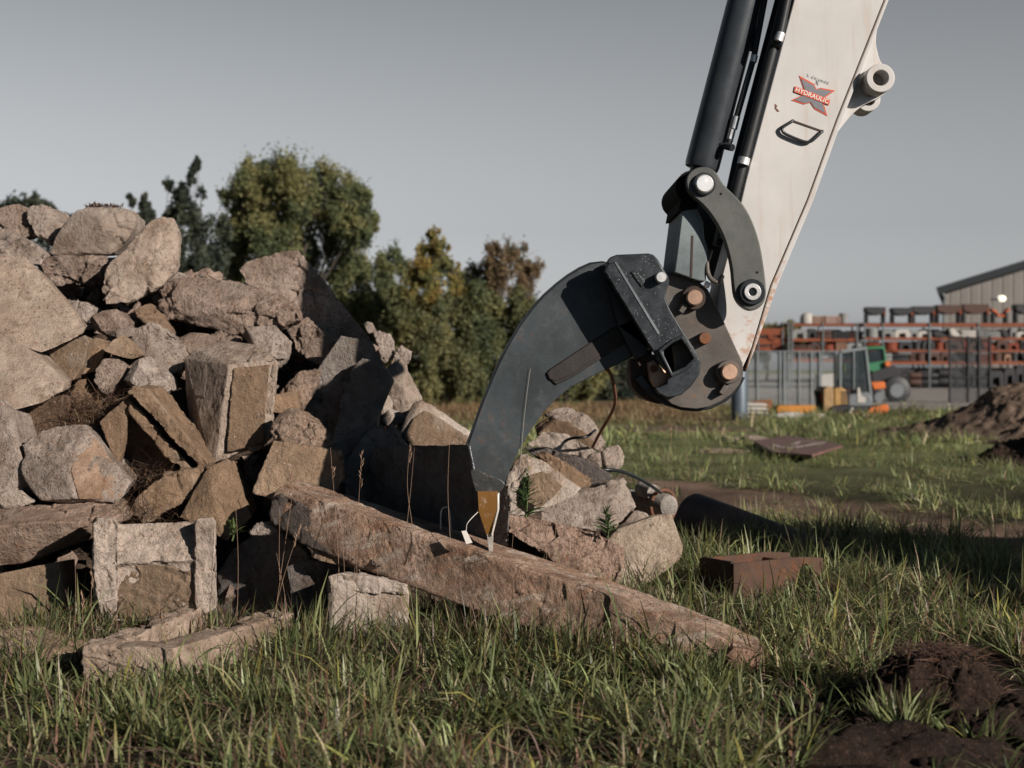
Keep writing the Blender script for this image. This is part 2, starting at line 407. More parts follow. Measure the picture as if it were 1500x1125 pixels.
# ---------------------------------------------------------------- broken concrete
PILE = 'broken concrete pieces in the rubble pile'
PEND = []
def dflt(y): return 7.6+(930-y)*.0048
def chunk(name, label, cat, mat, pts, d=None, th=.35, lx=0., ly=.25, rough=1., tint=(1, 1, 1), vox=.0115, extra=None, group=PILE, shrink=.82, solids=None, drop=.0, part=False):
    PEND.append(dict(name=name, label=label, cat=cat, mat=mat, pts=pts, d=d, th=th, lx=lx, ly=ly, rough=rough, tint=tint, vox=vox, extra=extra, group=group, shrink=shrink, solids=solids, drop=drop, part=part))
def chunk_points(c, pts):
    ys = [p[1] for p in pts]; xs = [p[0] for p in pts]; cx, cy = sum(xs)/len(xs), sum(ys)/len(ys)
    d = c['d'] if c['d'] is not None else dflt(cy)
    m = d/F; front = []
    for p in pts:
        dd = d+c['lx']*(p[0]-cx)*m+c['ly']*(cy-p[1])*m+(p[2] if len(p) > 2 else 0)
        front.append(P(p[0], p[1], dd))
    ctr = sum(front, Vector())/len(front)
    back = [ctr+(q-ctr)*c['shrink']+Vector((0, c['th'], -c['drop'])) for q in front]
    return front+back
def rough_up(me, c, seed):
    n = len(me.vertices); co = np.empty(n*3, np.float64); me.vertices.foreach_get('co', co); co = co.reshape(-1, 3)
    ne = len(me.edges); ed = np.empty(ne*2, np.int32); me.edges.foreach_get('vertices', ed); ed = ed.reshape(-1, 2)
    deg = np.bincount(ed.ravel(), minlength=n)[:, None].astype(float); deg[deg == 0] = 1
    def lap(x):
        o = np.empty_like(x)
        for k in range(3):
            o[:, k] = np.bincount(ed[:, 0], x[ed[:, 1], k], n)+np.bincount(ed[:, 1], x[ed[:, 0], k], n)
        return o/deg
    off = np.array([seed*13.7, seed*5.1, seed*7.7]); r = c['rough']
    s = co.copy()
    for _ in range(6): s = lap(s)
    m = sstep(.02, .30, fbm(co*6.5+off, 3))[:, None]          # which stretches of edge are chipped
    co = co+(s-co)*(.02+.62*m*min(1, r*.8))
    nr = np.empty(n*3); me.vertices.foreach_set('co', co.astype(np.float32).ravel()); me.update(); me.vertices.foreach_get('normal', nr); nr = nr.reshape(-1, 3)
    mask = sstep(-.12, .22, fbm(co*2.6+off*1.3, 3))
    g1, d1, e1 = cells(co*6.5+off); g2, d2, e2 = cells(co*17+off*2.3)
    w1 = (.12+.88*mask)*r*float(np.clip(np.linalg.norm(np.ptp(co, axis=0))/.75, .3, 1))
    def carve(q): return np.minimum(q, 0)+.22*np.maximum(q, 0)
    a = fbm(co*3.2+off, 2)*.009*r+carve((g1*d1).sum(1)*.040+g1[:, 0]*.005)*w1+carve((g2*d2).sum(1)*.010+g2[:, 1]*.0018)*w1
    g3, d3, e3 = cells(co*38+off*1.7)
    a = a+((g3*d3).sum(1)*.0042+g3[:, 0]*.0009)*(.10+.9*mask)*min(r, 1.3)
    a = a-.007*w1*(1-sstep(0, .08, e1))-.001*w1*(1-sstep(0, .09, e2))
    a = a+ridged(co*12+off, 3)*(.001+.007*mask)*r+fbm(co*30+off, 3)*(.0016+.008*mask)*min(r, 1.3)
    # spalled bites
    b = sstep(.22, .40, fbm(co*7+off*2, 2))*(.003+.012*mask)*r
    co = co+nr*(a-b)[:, None]
    me.vertices.foreach_set('co', co.astype(np.float32).ravel()); me.update()
def flush_chunks():
    tmp = []
    for c in PEND:
        mb = MB()
        if c['solids']:
            for s in c['solids']: mb.hull(s)
        else:
            hp = chunk_points(c, c['pts']); mb.hull(hp)
            if c['cat'] == R and not c['part']:              # broken faces: knock flat facets off the near side
                rr = random.Random(c['label']); ctr = sum(hp, Vector())/len(hp)
                for _ in range(7):
                    nv = Vector((rr.uniform(-1, 1), rr.uniform(-1.1, -.35), rr.uniform(-.9, 1))).normalized()
                    sup = max((v.co-ctr).dot(nv) for v in mb.bm.verts)
                    bmesh.ops.bisect_plane(mb.bm, geom=mb.bm.verts[:]+mb.bm.edges[:]+mb.bm.faces[:], plane_co=ctr+nv*sup*rr.uniform(.76, .94), plane_no=nv, clear_outer=True)
                    left_ = [v.co.copy() for v in mb.bm.verts]; mb.bm.clear(); mb.hull(left_)
        if c['extra']:
            for e in c['extra']: mb.hull(chunk_points(c, e))
        me = mb.me(c['name'])
        o = bpy.data.objects.new('tmp', me); COL.objects.link(o)
        r = o.modifiers.new('r', 'REMESH')
        if c['solids']: r.mode = 'VOXEL'; r.voxel_size = c['vox']; r.adaptivity = 0
        else:
            L_ = max(o.dimensions); r.mode = 'SHARP'; r.octree_depth = 7 if L_ > .75 else 6; r.scale = .9; r.sharpness = 1.0; r.use_remove_disconnected = False
        tmp.append(o)
    dg = bpy.context.evaluated_depsgraph_get(); dg.update()
    for i, (c, o) in enumerate(zip(PEND, tmp)):
        me = bpy.data.meshes.new_from_object(o.evaluated_get(dg)); me.name = c['name']
        rough_up(me, c, i+1)
        me.shade_smooth()
        co = np.empty(len(me.vertices)*3); me.vertices.foreach_get('co', co); co = co.reshape(-1, 3)
        org = Vector((*co.mean(0)[:2], co[:, 2].min()))
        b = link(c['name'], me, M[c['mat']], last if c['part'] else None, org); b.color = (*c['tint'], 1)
        if not c['part']: last = b; tag(b, c['label'], c['cat'], c['group'])
    for o in tmp:
        m = o.data; bpy.data.objects.remove(o); bpy.data.meshes.remove(m)
    PEND.clear()
S, B, R = 'concrete slab', 'concrete block', 'rubble'
# crest, left to right
chunk('concrete_chunk', 'knobbly pinkish chunk at the far left end of the crest', R, 'red', [(-14, 306), (6, 299), (24, 297), (40, 304), (43, 322), (52, 345), (30, 350), (-14, 334)], 10.5, rough=1.5)
chunk('concrete_chunk', 'split pink chunk against the grey faced crest block', R, 'pink', [(38, 308), (42, 301), (60, 298), (80, 303), (94, 326), (85, 345), (70, 362), (55, 347), (42, 327)], 10.45, rough=1.2)
chunk('concrete_slab', 'tan slab sloping beneath the knobbly chunks at the left of the crest', S, 'pink', [(-25, 325), (12, 337), (34, 349), (66, 371), (62, 388), (45, 381), (15, 374), (-25, 378)], 10.1, ly=.8)
chunk('concrete_block', 'grey faced block sitting highest on the crest with moss on top', B, 'pale', [(73, 372), (80, 350), (92, 330), (112, 308), (130, 303), (183, 305), (200, 310), (199, 334), (187, 350), (165, 373), (100, 377), (146, 320, -.10), (151, 338, -.12), (120, 370, -.05)], 10.25, .45, ly=.1, rough=.7)
chunk('concrete_chunk', 'reddish rough block wedged under the grey faced crest block', R, 'red', [(53, 376), (75, 373), (165, 375), (158, 396), (143, 416), (110, 420), (80, 419), (52, 396)], 10.0, .4, ly=-.1, rough=1.3)
chunk('concrete_slab', 'upright tan slab leaning on the crest with rounded top', S, 'pale', [(148, 412), (161, 385), (190, 355), (210, 339), (222, 323), (238, 318), (252, 319), (262, 335), (261, 360), (257, 395), (240, 416), (200, 441), (155, 447), (146, 430), (235, 385, -.05), (160, 425, -.05)], 9.75, .28, lx=.25, ly=.35, rough=.9, tint=(.96, .92, .88))
chunk('concrete_chunk', 'small knob of rubble behind the upright rounded slab', R, 'pink', [(238, 402), (250, 394), (268, 400), (280, 412), (262, 428), (243, 420)], 10.2, .2)
chunk('concrete_chunk', 'small round stone on the gravelly crest slab', R, 'pink', [(283, 404), (291, 400), (300, 402), (303, 411), (294, 416), (285, 414)], 10.0, .1, vox=.01)
chunk('concrete_slab', 'long gravelly red slab lying level across the crest', S, 'red', [(230, 424), (255, 408), (290, 408), (340, 411), (400, 429), (438, 446), (442, 470), (420, 481), (380, 483), (340, 488), (300, 479), (245, 467), (231, 446), (330, 455, -.12), (400, 462, -.10), (270, 430, -.08)], 9.7, .55, ly=.35, rough=1.5)
chunk('concrete_slab', 'big tilted slab rising to a point on the crest behind the ripper', S, 'pink', [(348, 394), (361, 383), (386, 377), (420, 366), (437, 367), (470, 407), (545, 500), (550, 512), (540, 528), (500, 500), (455, 478), (425, 452), (385, 426), (360, 415)], 10.0, .30, lx=.0, ly=.15, rough=.7, tint=(1, .95, .92))
chunk('concrete_chunk', 'wedge of broken concrete under the tilted pointed slab', R, 'red', [(425, 452), (455, 480), (500, 502), (520, 540), (480, 545), (450, 530), (430, 510), (418, 480)], 9.7, .4, rough=1.3)
# left edge slabs
chunk('concrete_slab', 'largest smooth tan slab sloping down at the left edge', S, 'pale', [(-60, 372), (0, 377), (35, 375), (60, 400), (92, 437), (125, 481), (121, 489), (78, 510), (60, 516), (30, 507), (-60, 480)], 9.05, .26, lx=.25, ly=.75, rough=.32, tint=(.95, .9, .84))
chunk('concrete_slab', 'second smooth tan slab overlapping beneath the largest one', S, 'pale', [(-60, 475), (-10, 483), (30, 505), (55, 518), (78, 541), (95, 560), (92, 574), (62, 590), (20, 601), (-60, 586)], 8.7, .3, lx=.2, ly=.75, rough=.35, tint=(.97, .92, .87))
chunk('concrete_block', 'brown grooved block showing below the largest smooth slab', B, 'brown', [(68, 514), (100, 502), (124, 491), (130, 500), (122, 535), (108, 556), (94, 559)], 9.05, .35, lx=-.2, rough=.35)
chunk('concrete_block', 'tan curved block right of the grooved brown one', B, 'brown', [(112, 530), (122, 505), (140, 494), (160, 499), (152, 520), (138, 545), (118, 549)], 9.15, .3, rough=.4, tint=(1.15, 1.1, 1.05))
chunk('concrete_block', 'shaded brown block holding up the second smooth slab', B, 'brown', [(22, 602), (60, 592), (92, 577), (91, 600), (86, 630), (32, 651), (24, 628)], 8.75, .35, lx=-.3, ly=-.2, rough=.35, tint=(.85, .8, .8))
chunk('concrete_chunk', 'tall pinkish chunk cut by the left edge of the photo', R, 'pink', [(-50, 588), (0, 584), (17, 600), (26, 640), (30, 700), (48, 733), (20, 743), (-50, 745)], 8.35, .45, lx=.1, rough=.8)
chunk('concrete_block', 'white corner fragment at the foot of the tall pinkish chunk', R, 'white', [(-5, 722), (15, 718), (30, 727), (46, 736), (22, 745), (-2, 744)], 8.22, .12, vox=.011)
chunk('concrete_block', 'rounded pinkish boulder with white drip streaks down its brown side', B, 'pink', [(33, 652), (45, 640), (62, 632), (100, 625), (126, 623), (141, 640), (162, 672), (191, 707), (180, 728), (172, 736), (100, 738), (58, 734), (36, 705), (31, 690), (95, 690, -.12), (110, 730, -.10), (118, 640, -.05)], 8.35, .45, lx=.1, ly=.35, rough=.7)
chunk('stained_face', None, None, 'stained', [(110, 648, -.03), (121, 638), (139, 642), (160, 673), (187, 706), (177, 727), (168, 733), (116, 731, -.08), (103, 690, -.1)], 8.345, .15, lx=.15, ly=.35, rough=.55, tint=(1.1, 1.02, .95), part=True)
chunk('concrete_slab', 'thick slab lying flat above the shadowed gap at the lower left', S, 'red', [(-50, 750), (60, 738), (150, 736), (178, 739), (193, 752), (186, 761), (140, 770), (131, 790), (105, 799), (30, 826), (-50, 836), (60, 765, -.22), (130, 765, -.2), (-40, 775, -.2)], 8.2, .6, ly=.5, rough=.8, tint=(1.1, 1.05, 1.0))
chunk('concrete_block', 'smooth brown block standing under the thick flat slab', B, 'brown', [(-50, 850), (0, 846), (60, 831), (86, 823), (92, 855), (98, 905), (101, 935), (-50, 940)], 7.95, .4, lx=.1, ly=.1, rough=.4)
# the block with two flanges
chunk('concrete_block', 'upright pale block with two raised flanges and a broken middle', B, 'pale', [(137, 757)], 7.62, rough=.48, vox=.010, tint=(1.12, 1.1, 1.08), solids=[
    px([(136, 768), (140, 756), (166, 758), (174, 772), (172, 905), (168, 915), (148, 914), (136, 840)], 7.60)+px([(136, 762), (172, 762), (172, 910), (140, 910)], 7.95),
    px([(284, 764), (295, 757), (310, 758), (315, 770), (318, 890), (300, 900), (285, 895)], 7.60)+px([(284, 762), (314, 762), (317, 900), (285, 900)], 7.95),
    px([(168, 768), (288, 764)], 7.74)+px([(168, 826), (288, 822)], 7.612)+px([(168, 772), (288, 770), (288, 850), (168, 850)], 8.0),
    px([(166, 822), (290, 815), (290, 905), (166, 912)], 7.645)+px([(166, 815), (290, 815), (290, 905), (166, 912)], 8.0)])
chunk('soil_crust', None, None, 'brown', [(165, 826), (210, 824), (250, 830), (290, 834), (287, 888), (250, 896), (205, 908), (170, 905)], 7.628, .15, ly=0, rough=1., tint=(.9, .9, .9), part=True)
# frame lying in the grass
_c = [G(123, 996), G(256, 1000), G(432, 944), G(268, 930)]; _h = Vector((0, 0, .16)); _o = Vector((0, .13, 0))
chunk('concrete_kerb', 'low concrete kerb frame lying in the grass at the foot of the pile', 'concrete kerb', 'pale', [(120, 940)], rough=1.0, vox=.010, tint=(1.0, .93, .86), solids=[
    [_c[0], _c[1], _c[0]+_h, _c[1]+_h, _c[0]+_o, _c[1]+_o, _c[0]+_o+_h, _c[1]+_o+_h],
    [_c[1]+Vector((.02, .03, 0)), _c[2], _c[1]+_h+Vector((.02, .03, 0)), _c[2]+_h*1.1, _c[1]+_o+Vector((-.12, 0, 0)), _c[2]+Vector((-.14, .04, 0)), _c[1]+_o+_h+Vector((-.12, 0, 0)), _c[2]+_h*1.1+Vector((-.14, .04, 0))],
    [_c[0], _c[3], _c[0]+_h, _c[3]+_h, _c[0]+Vector((.13, 0, 0)), _c[3]+Vector((.13, 0, 0)), _c[0]+_h+Vector((.13, 0, 0)), _c[3]+_h+Vector((.13, 0, 0))]])
chunk('concrete_chunk', 'low tan wedge in the grass left of the low concrete kerb frame', R, 'brown', [(-30, 930), (0, 927), (32, 929), (75, 942), (114, 958), (112, 972), (73, 977), (0, 985), (-30, 985), (70, 965, -.12)], 6.9, .3, ly=.8, rough=.5, tint=(1.4, 1.4, 1.4))
# middle
chunk('concrete_block', 'upright block with rough grey side and brown stained front', B, 'pale', [(270, 525, .22), (286, 512, .2), (330, 498, .25), (376, 506, .2), (405, 525, .02), (400, 590, 0), (394, 645, 0), (384, 656, 0), (352, 664, -.02), (316, 676, -.07), (310, 679, -.05), (280, 645, .18), (272, 570, .22), (335, 535, -.09), (390, 528, -.01)], 8.75, .38, lx=0, ly=.05, rough=.8, tint=(.98, .95, .92))
chunk('soil_crust', None, None, 'brown', [(342, 538), (396, 533), (391, 590), (386, 648), (352, 657), (330, 664), (336, 600)], 8.665, .1, lx=.12, ly=.04, rough=.95, tint=(.95, .92, .9), part=True)
chunk('concrete_chunk', 'rounded pink rock behind the grey sided block', R, 'pink', [(345, 490), (368, 477), (400, 476), (420, 500), (416, 530), (400, 545), (375, 515)], 9.25, .35)
chunk('concrete_chunk', 'angular dark pink rock left of the tan roof-like fragment', R, 'red', [(138, 560), (140, 540), (146, 525), (165, 518), (180, 528), (188, 545), (176, 566), (152, 580)], 8.95, .3, rough=1.3)
chunk('concrete_chunk', 'large pitted rock resting against the hollow tilted box', R, 'pink', [(175, 560), (192, 528), (215, 521), (245, 552), (250, 572), (220, 583), (195, 578)], 8.85, .32, rough=1.3)
chunk('concrete_chunk', 'smooth tan roof-shaped fragment on top of the pitted rock', R, 'brown', [(148, 513), (162, 500), (176, 490), (192, 503), (208, 521), (190, 527), (168, 521)], 8.95, .2, rough=.6, tint=(1.4, 1.4, 1.4))
chunk('concrete_chunk', 'lumpy rock right of the tan roof-shaped fragment', R, 'pink', [(186, 497), (200, 478), (214, 470), (235, 488), (265, 496), (276, 520), (264, 545), (247, 550), (230, 532), (205, 520)], 9.15, .35, rough=1.3)
chunk('concrete_chunk', 'flat topped rock behind the left shoulder of the grey sided block', R, 'red', [(252, 497), (275, 486), (303, 489), (312, 505), (300, 525), (275, 530)], 9.2, .3)
chunk('concrete_chunk', 'mossy round rock under the gap beneath the upright slab', R, 'red', [(128, 466), (150, 456), (170, 453), (185, 470), (182, 485), (152, 493), (132, 482)], 9.35, .3, rough=1.2)
chunk('concrete_chunk', 'pink rock right below the upright rounded slab in shade', R, 'pink', [(92, 437), (115, 438), (134, 450), (133, 465), (122, 474), (104, 458)], 9.5, .3, rough=1.2)
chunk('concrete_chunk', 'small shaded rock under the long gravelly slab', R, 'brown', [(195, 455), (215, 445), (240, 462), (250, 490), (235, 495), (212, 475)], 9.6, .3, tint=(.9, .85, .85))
chunk('concrete_chunk', 'round rock below the middle of the long gravelly slab', R, 'red', [(300, 492), (318, 484), (342, 486), (350, 500), (335, 512), (310, 508)], 9.4, .3)
chunk('concrete_chunk', 'flat piece under the upright slab between two mossy rocks', R, 'pink', [(150, 490), (185, 478), (205, 482), (196, 492), (176, 496)], 9.2, .2)
_d = 8.45
def _bar(a, th, dd): return px(a, dd)+[p+Vector((0, th, 0)) for p in px(a, dd)]
chunk('concrete_box', 'hollow brown box tilted on edge with roots inside', 'concrete box', 'brown', [(145, 617)], rough=.6, vox=.010, tint=(1.1, 1.05, 1), solids=[
    _bar([(187, 574), (194, 566), (216, 569), (306, 679), (297, 692)], .42, 8.42), _bar([(187, 580), (187, 604), (250, 682), (280, 686), (270, 672)], .36, 8.47),
    _bar([(150, 618), (186, 590), (262, 690), (190, 722), (168, 690)], .10, 8.86),
    _bar([(144, 618), (189, 578), (188, 606), (171, 684)], .12, 8.50),
    px([(240, 694), (278, 684), (305, 683), (311, 715), (218, 763), (190, 738)], 8.42)+px([(240, 690), (300, 690), (218, 750)], 8.75)])
chunk('concrete_block', 'brown slab fragment leaning below the hollow tilted box', B, 'brown', [(300, 690), (306, 683), (332, 672), (353, 713), (369, 758), (332, 792), (318, 772), (262, 758), (310, 718, -.05), (320, 765, -.03)], 8.35, .35, lx=-.05, rough=.4, tint=(1.1, 1.05, 1))
chunk('concrete_chunk', 'small brown wedge at the bottom of the hollow box opening', R, 'brown', [(190, 745), (205, 722), (218, 748), (222, 765), (200, 768)], 8.3, .2, vox=.011)
chunk('concrete_chunk', 'leafy brown clod between the second smooth slab and the hollow box', R, 'brown', [(92, 600), (112, 560), (130, 555), (140, 590), (145, 615), (120, 630), (95, 628)], 8.95, .25, rough=1.6, tint=(.75, .7, .65))
# centre
chunk('concrete_chunk', 'oval pitted red rock lying on the smooth tan block', R, 'red', [(393, 622), (405, 606), (425, 597), (445, 603), (470, 624), (489, 646), (474, 660), (440, 666), (410, 651), (394, 636)], 8.45, .3, ly=.4, rough=1., tint=(1.08, 1.05, 1))
chunk('concrete_block', 'smooth tan block half in shadow above the left end of the beam', B, 'brown', [(369, 722), (385, 682), (400, 644), (430, 655), (455, 672), (500, 660), (506, 700), (480, 735), (430, 745)], 8.35, .4, ly=.2, rough=.4, tint=(1.35, 1.35, 1.35))
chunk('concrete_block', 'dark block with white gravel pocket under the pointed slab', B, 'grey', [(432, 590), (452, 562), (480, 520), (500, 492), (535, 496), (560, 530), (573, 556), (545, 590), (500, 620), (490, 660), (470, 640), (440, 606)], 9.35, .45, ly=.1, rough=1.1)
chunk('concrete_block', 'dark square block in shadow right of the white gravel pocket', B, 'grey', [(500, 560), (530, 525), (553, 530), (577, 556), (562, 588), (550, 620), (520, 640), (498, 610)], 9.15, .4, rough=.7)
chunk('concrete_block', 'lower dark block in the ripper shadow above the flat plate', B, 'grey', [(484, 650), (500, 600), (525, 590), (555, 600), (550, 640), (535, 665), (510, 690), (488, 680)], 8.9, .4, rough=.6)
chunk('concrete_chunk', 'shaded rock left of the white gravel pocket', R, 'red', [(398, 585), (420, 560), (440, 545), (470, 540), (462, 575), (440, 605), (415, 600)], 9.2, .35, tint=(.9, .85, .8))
chunk('concrete_chunk', 'small tan block corner behind the oval red rock', B, 'brown', [(397, 580), (432, 572), (436, 600), (420, 606), (402, 604)], 9.0, .25, tint=(1.2, 1.15, 1.1), rough=.5)
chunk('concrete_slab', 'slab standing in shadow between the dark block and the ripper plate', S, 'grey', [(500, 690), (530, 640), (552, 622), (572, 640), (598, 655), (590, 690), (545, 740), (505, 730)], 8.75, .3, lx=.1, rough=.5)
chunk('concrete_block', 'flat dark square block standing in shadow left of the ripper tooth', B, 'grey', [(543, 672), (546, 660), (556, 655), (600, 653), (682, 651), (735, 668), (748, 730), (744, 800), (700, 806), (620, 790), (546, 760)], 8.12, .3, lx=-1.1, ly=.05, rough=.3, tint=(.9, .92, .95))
# right of the crest
chunk('concrete_chunk', 'tiny pebble-like piece poking above the pointed slab edge', R, 'pink', [(531, 474), (538, 471), (545, 473), (551, 486), (540, 488)], 10.9, .12, vox=.01)
chunk('concrete_chunk', 'upright pink chunk right of the pointed slab tip', R, 'pink', [(547, 489), (556, 484), (568, 485), (576, 500), (577, 525), (560, 535), (551, 520)], 10.8, .25, rough=1.)
chunk('concrete_chunk', 'lobed pink stone at the right end of the crest', R, 'pink', [(575, 512), (588, 507), (602, 514), (600, 525), (596, 540), (580, 536), (574, 525)], 10.75, .22, rough=1.2, vox=.012)
chunk('concrete_block', 'sloping smooth block below the lobed pink stone', B, 'pale', [(561, 545), (577, 530), (590, 532), (605, 560), (618, 586), (606, 610), (588, 612), (570, 590), (592, 572, -.08)], 10.35, .35, lx=.2, rough=.6)
chunk('concrete_chunk', 'tan stone below the dark square shadowed block', R, 'pale', [(550, 606), (556, 590), (568, 578), (576, 592), (574, 612), (560, 625), (551, 618)], 10.15, .25)
chunk('concrete_chunk', 'white pointed piece under the sloping smooth block', R, 'white', [(556, 612), (570, 600), (590, 606), (602, 614), (585, 620), (566, 628)], 10.05, .2, rough=.6, vox=.012)
chunk('concrete_block', 'brown faced block with white rim left of the ripper', B, 'white', [(583, 636), (594, 612), (606, 590), (617, 586), (650, 605), (700, 640), (700, 660), (640, 662), (598, 660), (610, 600, -.05)], 9.9, .4, lx=.1, ly=.35, rough=.7)
chunk('soil_crust', None, None, 'brown', [(592, 640), (606, 612), (622, 600), (650, 615), (690, 643), (685, 655), (640, 659), (602, 656)], 9.83, .1, lx=.1, ly=.35, rough=.8, part=True)
chunk('concrete_chunk', 'tan triangle behind the top of the flat dark block', R, 'pink', [(550, 645), (572, 622), (600, 656), (560, 664)], 9.7, .25, rough=.6)
# right of the ripper
chunk('concrete_chunk', 'arched rock highest at the right of the ripper', R, 'pink', [(795, 608), (810, 598), (830, 594), (850, 601), (876, 626), (891, 652), (880, 662), (862, 648), (845, 630), (815, 622)], 10.3, .35, rough=.8)
chunk('concrete_chunk', 'dark earthy rock under the arched rock', R, 'brown', [(780, 625), (800, 612), (840, 622), (866, 640), (880, 658), (855, 668), (790, 650)], 10.25, .35, rough=1.7, tint=(.8, .75, .7))
chunk('concrete_slab', 'narrow pink slab bar in front of the dark earthy rock', S, 'pale', [(772, 652), (795, 631), (840, 638), (873, 661), (862, 674), (840, 667), (806, 656)], 9.9, .25, rough=.8)
chunk('concrete_chunk', 'rounded pale stone at the right tip of the narrow pink bar', R, 'pale', [(880, 664), (890, 655), (906, 652), (917, 668), (911, 684), (893, 693), (882, 684)], 9.85, .25, rough=.7, vox=.012)
chunk('concrete_chunk', 'small stone between the narrow bar and the rounded pale stone', R, 'pink', [(856, 675), (868, 664), (884, 662), (886, 682), (872, 688)], 9.85, .2, vox=.012)
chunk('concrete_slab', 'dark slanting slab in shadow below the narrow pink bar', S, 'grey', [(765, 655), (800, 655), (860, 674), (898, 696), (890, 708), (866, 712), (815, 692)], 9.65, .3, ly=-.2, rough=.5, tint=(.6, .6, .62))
chunk('concrete_slab', 'thin ribbed bar below the dark slanting slab', S, 'brown', [(782, 664), (800, 662), (868, 702), (866, 712), (850, 716), (820, 700)], 9.5, .2, rough=.8, tint=(1.1, 1.05, 1))
chunk('concrete_block', 'brown block with broad white edge behind the tooth', B, 'white', [(726, 738), (742, 700), (762, 664), (790, 672), (851, 715), (840, 727), (800, 748), (764, 758), (738, 750), (770, 690, -.05)], 9.1, .45, lx=.1, ly=.35, rough=.7)
chunk('soil_crust', None, None, 'brown', [(776, 695), (795, 690), (825, 712), (812, 728), (790, 745), (772, 735), (768, 715)], 9.0, .1, ly=.35, rough=.7, part=True)
chunk('concrete_block', 'pink chunk with flat top between the two green weeds', B, 'pink', [(792, 748), (840, 722), (880, 708), (914, 700), (925, 722), (931, 742), (905, 768), (870, 784), (830, 778), (792, 764), (900, 730, -.08)], 9.1, .4, lx=.1, ly=.5, rough=.6)
chunk('concrete_slab', 'large reddish jagged slab overhanging a dark hollow behind the beam', S, 'red', [(738, 754), (765, 756), (792, 762), (830, 777), (870, 778), (916, 802), (912, 830), (904, 855), (896, 874), (868, 860), (835, 825), (806, 795), (745, 780)], 8.75, .3, lx=-.05, ly=.35, rough=.75, tint=(1.15, 1.05, 1.0))
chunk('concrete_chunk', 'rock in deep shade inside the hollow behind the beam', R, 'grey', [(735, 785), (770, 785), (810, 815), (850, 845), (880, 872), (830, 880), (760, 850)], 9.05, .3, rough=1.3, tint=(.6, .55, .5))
chunk('concrete_chunk', 'small rock perched on the beam behind its top edge', R, 'red', [(790, 838), (806, 828), (825, 830), (836, 846), (815, 858), (796, 850)], 7.55, .12, vox=.01)
chunk('concrete_block', 'pale smooth block half sunk in grass at the right foot of the pile', B, 'pale', [(886, 795), (905, 775), (960, 756), (984, 752), (993, 778), (1001, 800), (996, 822), (960, 850), (915, 862), (888, 880), (896, 830, -.05)], 9.0, .4, lx=.05, ly=.2, rough=.55, tint=(1, .96, .88))
chunk('concrete_chunk', 'pink rock behind the pale smooth block beside the white pipe', R, 'pink', [(905, 770), (925, 748), (948, 752), (958, 762), (920, 785)], 9.3, .25)
# under the beam
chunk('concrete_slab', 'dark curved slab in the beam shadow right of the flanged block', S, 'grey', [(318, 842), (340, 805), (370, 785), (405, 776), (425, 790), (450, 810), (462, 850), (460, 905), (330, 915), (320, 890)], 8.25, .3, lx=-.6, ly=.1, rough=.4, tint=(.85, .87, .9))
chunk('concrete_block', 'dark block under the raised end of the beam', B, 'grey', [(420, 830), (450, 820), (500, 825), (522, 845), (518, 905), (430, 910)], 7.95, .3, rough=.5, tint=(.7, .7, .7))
chunk('concrete_chunk', 'tan strip of rubble directly beneath the beam', R, 'brown', [(448, 818), (458, 804), (490, 804), (530, 828), (545, 838), (500, 828)], 7.8, .2, rough=.6, tint=(1.3, 1.25, 1.2))
chunk('concrete_block', 'small square whitish block standing in grass under the beam', B, 'white', [(480, 850), (486, 842), (500, 840), (560, 847), (597, 856), (600, 868), (597, 928), (560, 940), (482, 938), (490, 860, -.03)], 7.55, .25, lx=.05, ly=.08, rough=.55, vox=.0105, tint=(.97, .95, .93))
chunk('broken_lip', None, None, 'pale', [(482, 846), (500, 841), (560, 848), (597, 857), (598, 872), (560, 870), (500, 866), (484, 868)], 7.53, .12, lx=.05, rough=1., vox=.01, part=True)
chunk('concrete_chunk', 'small pink wedge left of the raised beam end', R, 'pink', [(364, 782), (378, 766), (396, 768), (410, 778), (385, 784)], 8.0, .15, vox=.011)
# the long beam under the tooth
_s = [(398, 728, 7.98), (410, 713, 7.98), (470, 734, 7.83), (715, 814, 7.30), (879, 868, 7.03), (1051, 931, 6.78), (1100, 955, 6.71), (1116, 962, 6.70)]
_t = [(396, 764, 7.97), (440, 795, 7.88), (530, 834, 7.70), (640, 874, 7.47), (733, 909, 7.28), (879, 941, 7.04), (995, 974, 6.85), (1069, 990, 6.74), (1116, 975, 6.70)]
_f = [P(*p) for p in _s+_t]; _bk = [p+Vector((.06, .34, .015)) for p in _f]
chunk('concrete_beam', 'long broken beam slanting into the grass under the ripper tooth', 'concrete beam', 'beam', [(396, 730)], rough=.24, vox=.0105, solids=[_f+_bk], tint=(1.4, 1.3, 1.22), group=None)
chunk('broken_end', None, None, 'grey', [(397, 732, 7.97), (410, 717, 7.95), (440, 724, 7.9), (475, 742, 7.83), (505, 765, 7.76), (545, 790, 7.68), (572, 832, 7.62), (535, 834, 7.69), (440, 796, 7.87), (397, 763, 7.96)], None, .1, rough=1.7, tint=(.62, .6, .6), vox=.01, part=True, solids=[[P(x, y, d-.012) for x, y, d in [(397, 734, 7.98), (412, 722, 7.95), (445, 738, 7.89), (500, 772, 7.78), (548, 800, 7.68), (566, 834, 7.64), (535, 835, 7.69), (440, 797, 7.88), (397, 763, 7.97)]]+[P(x, y, d+.08) for x, y, d in [(405, 734, 7.98), (440, 738, 7.89), (520, 790, 7.75), (520, 825, 7.7), (440, 792, 7.88)]]])
chunk('concrete_chunk', 'red flaky lump of rubble at the sunken tip of the beam', R, 'red', [(1060, 965), (1075, 948), (1100, 952), (1118, 962), (1112, 980), (1085, 990)], 6.66, .15, rough=1.5, vox=.011, tint=(1.05, .85, .75), group=None)
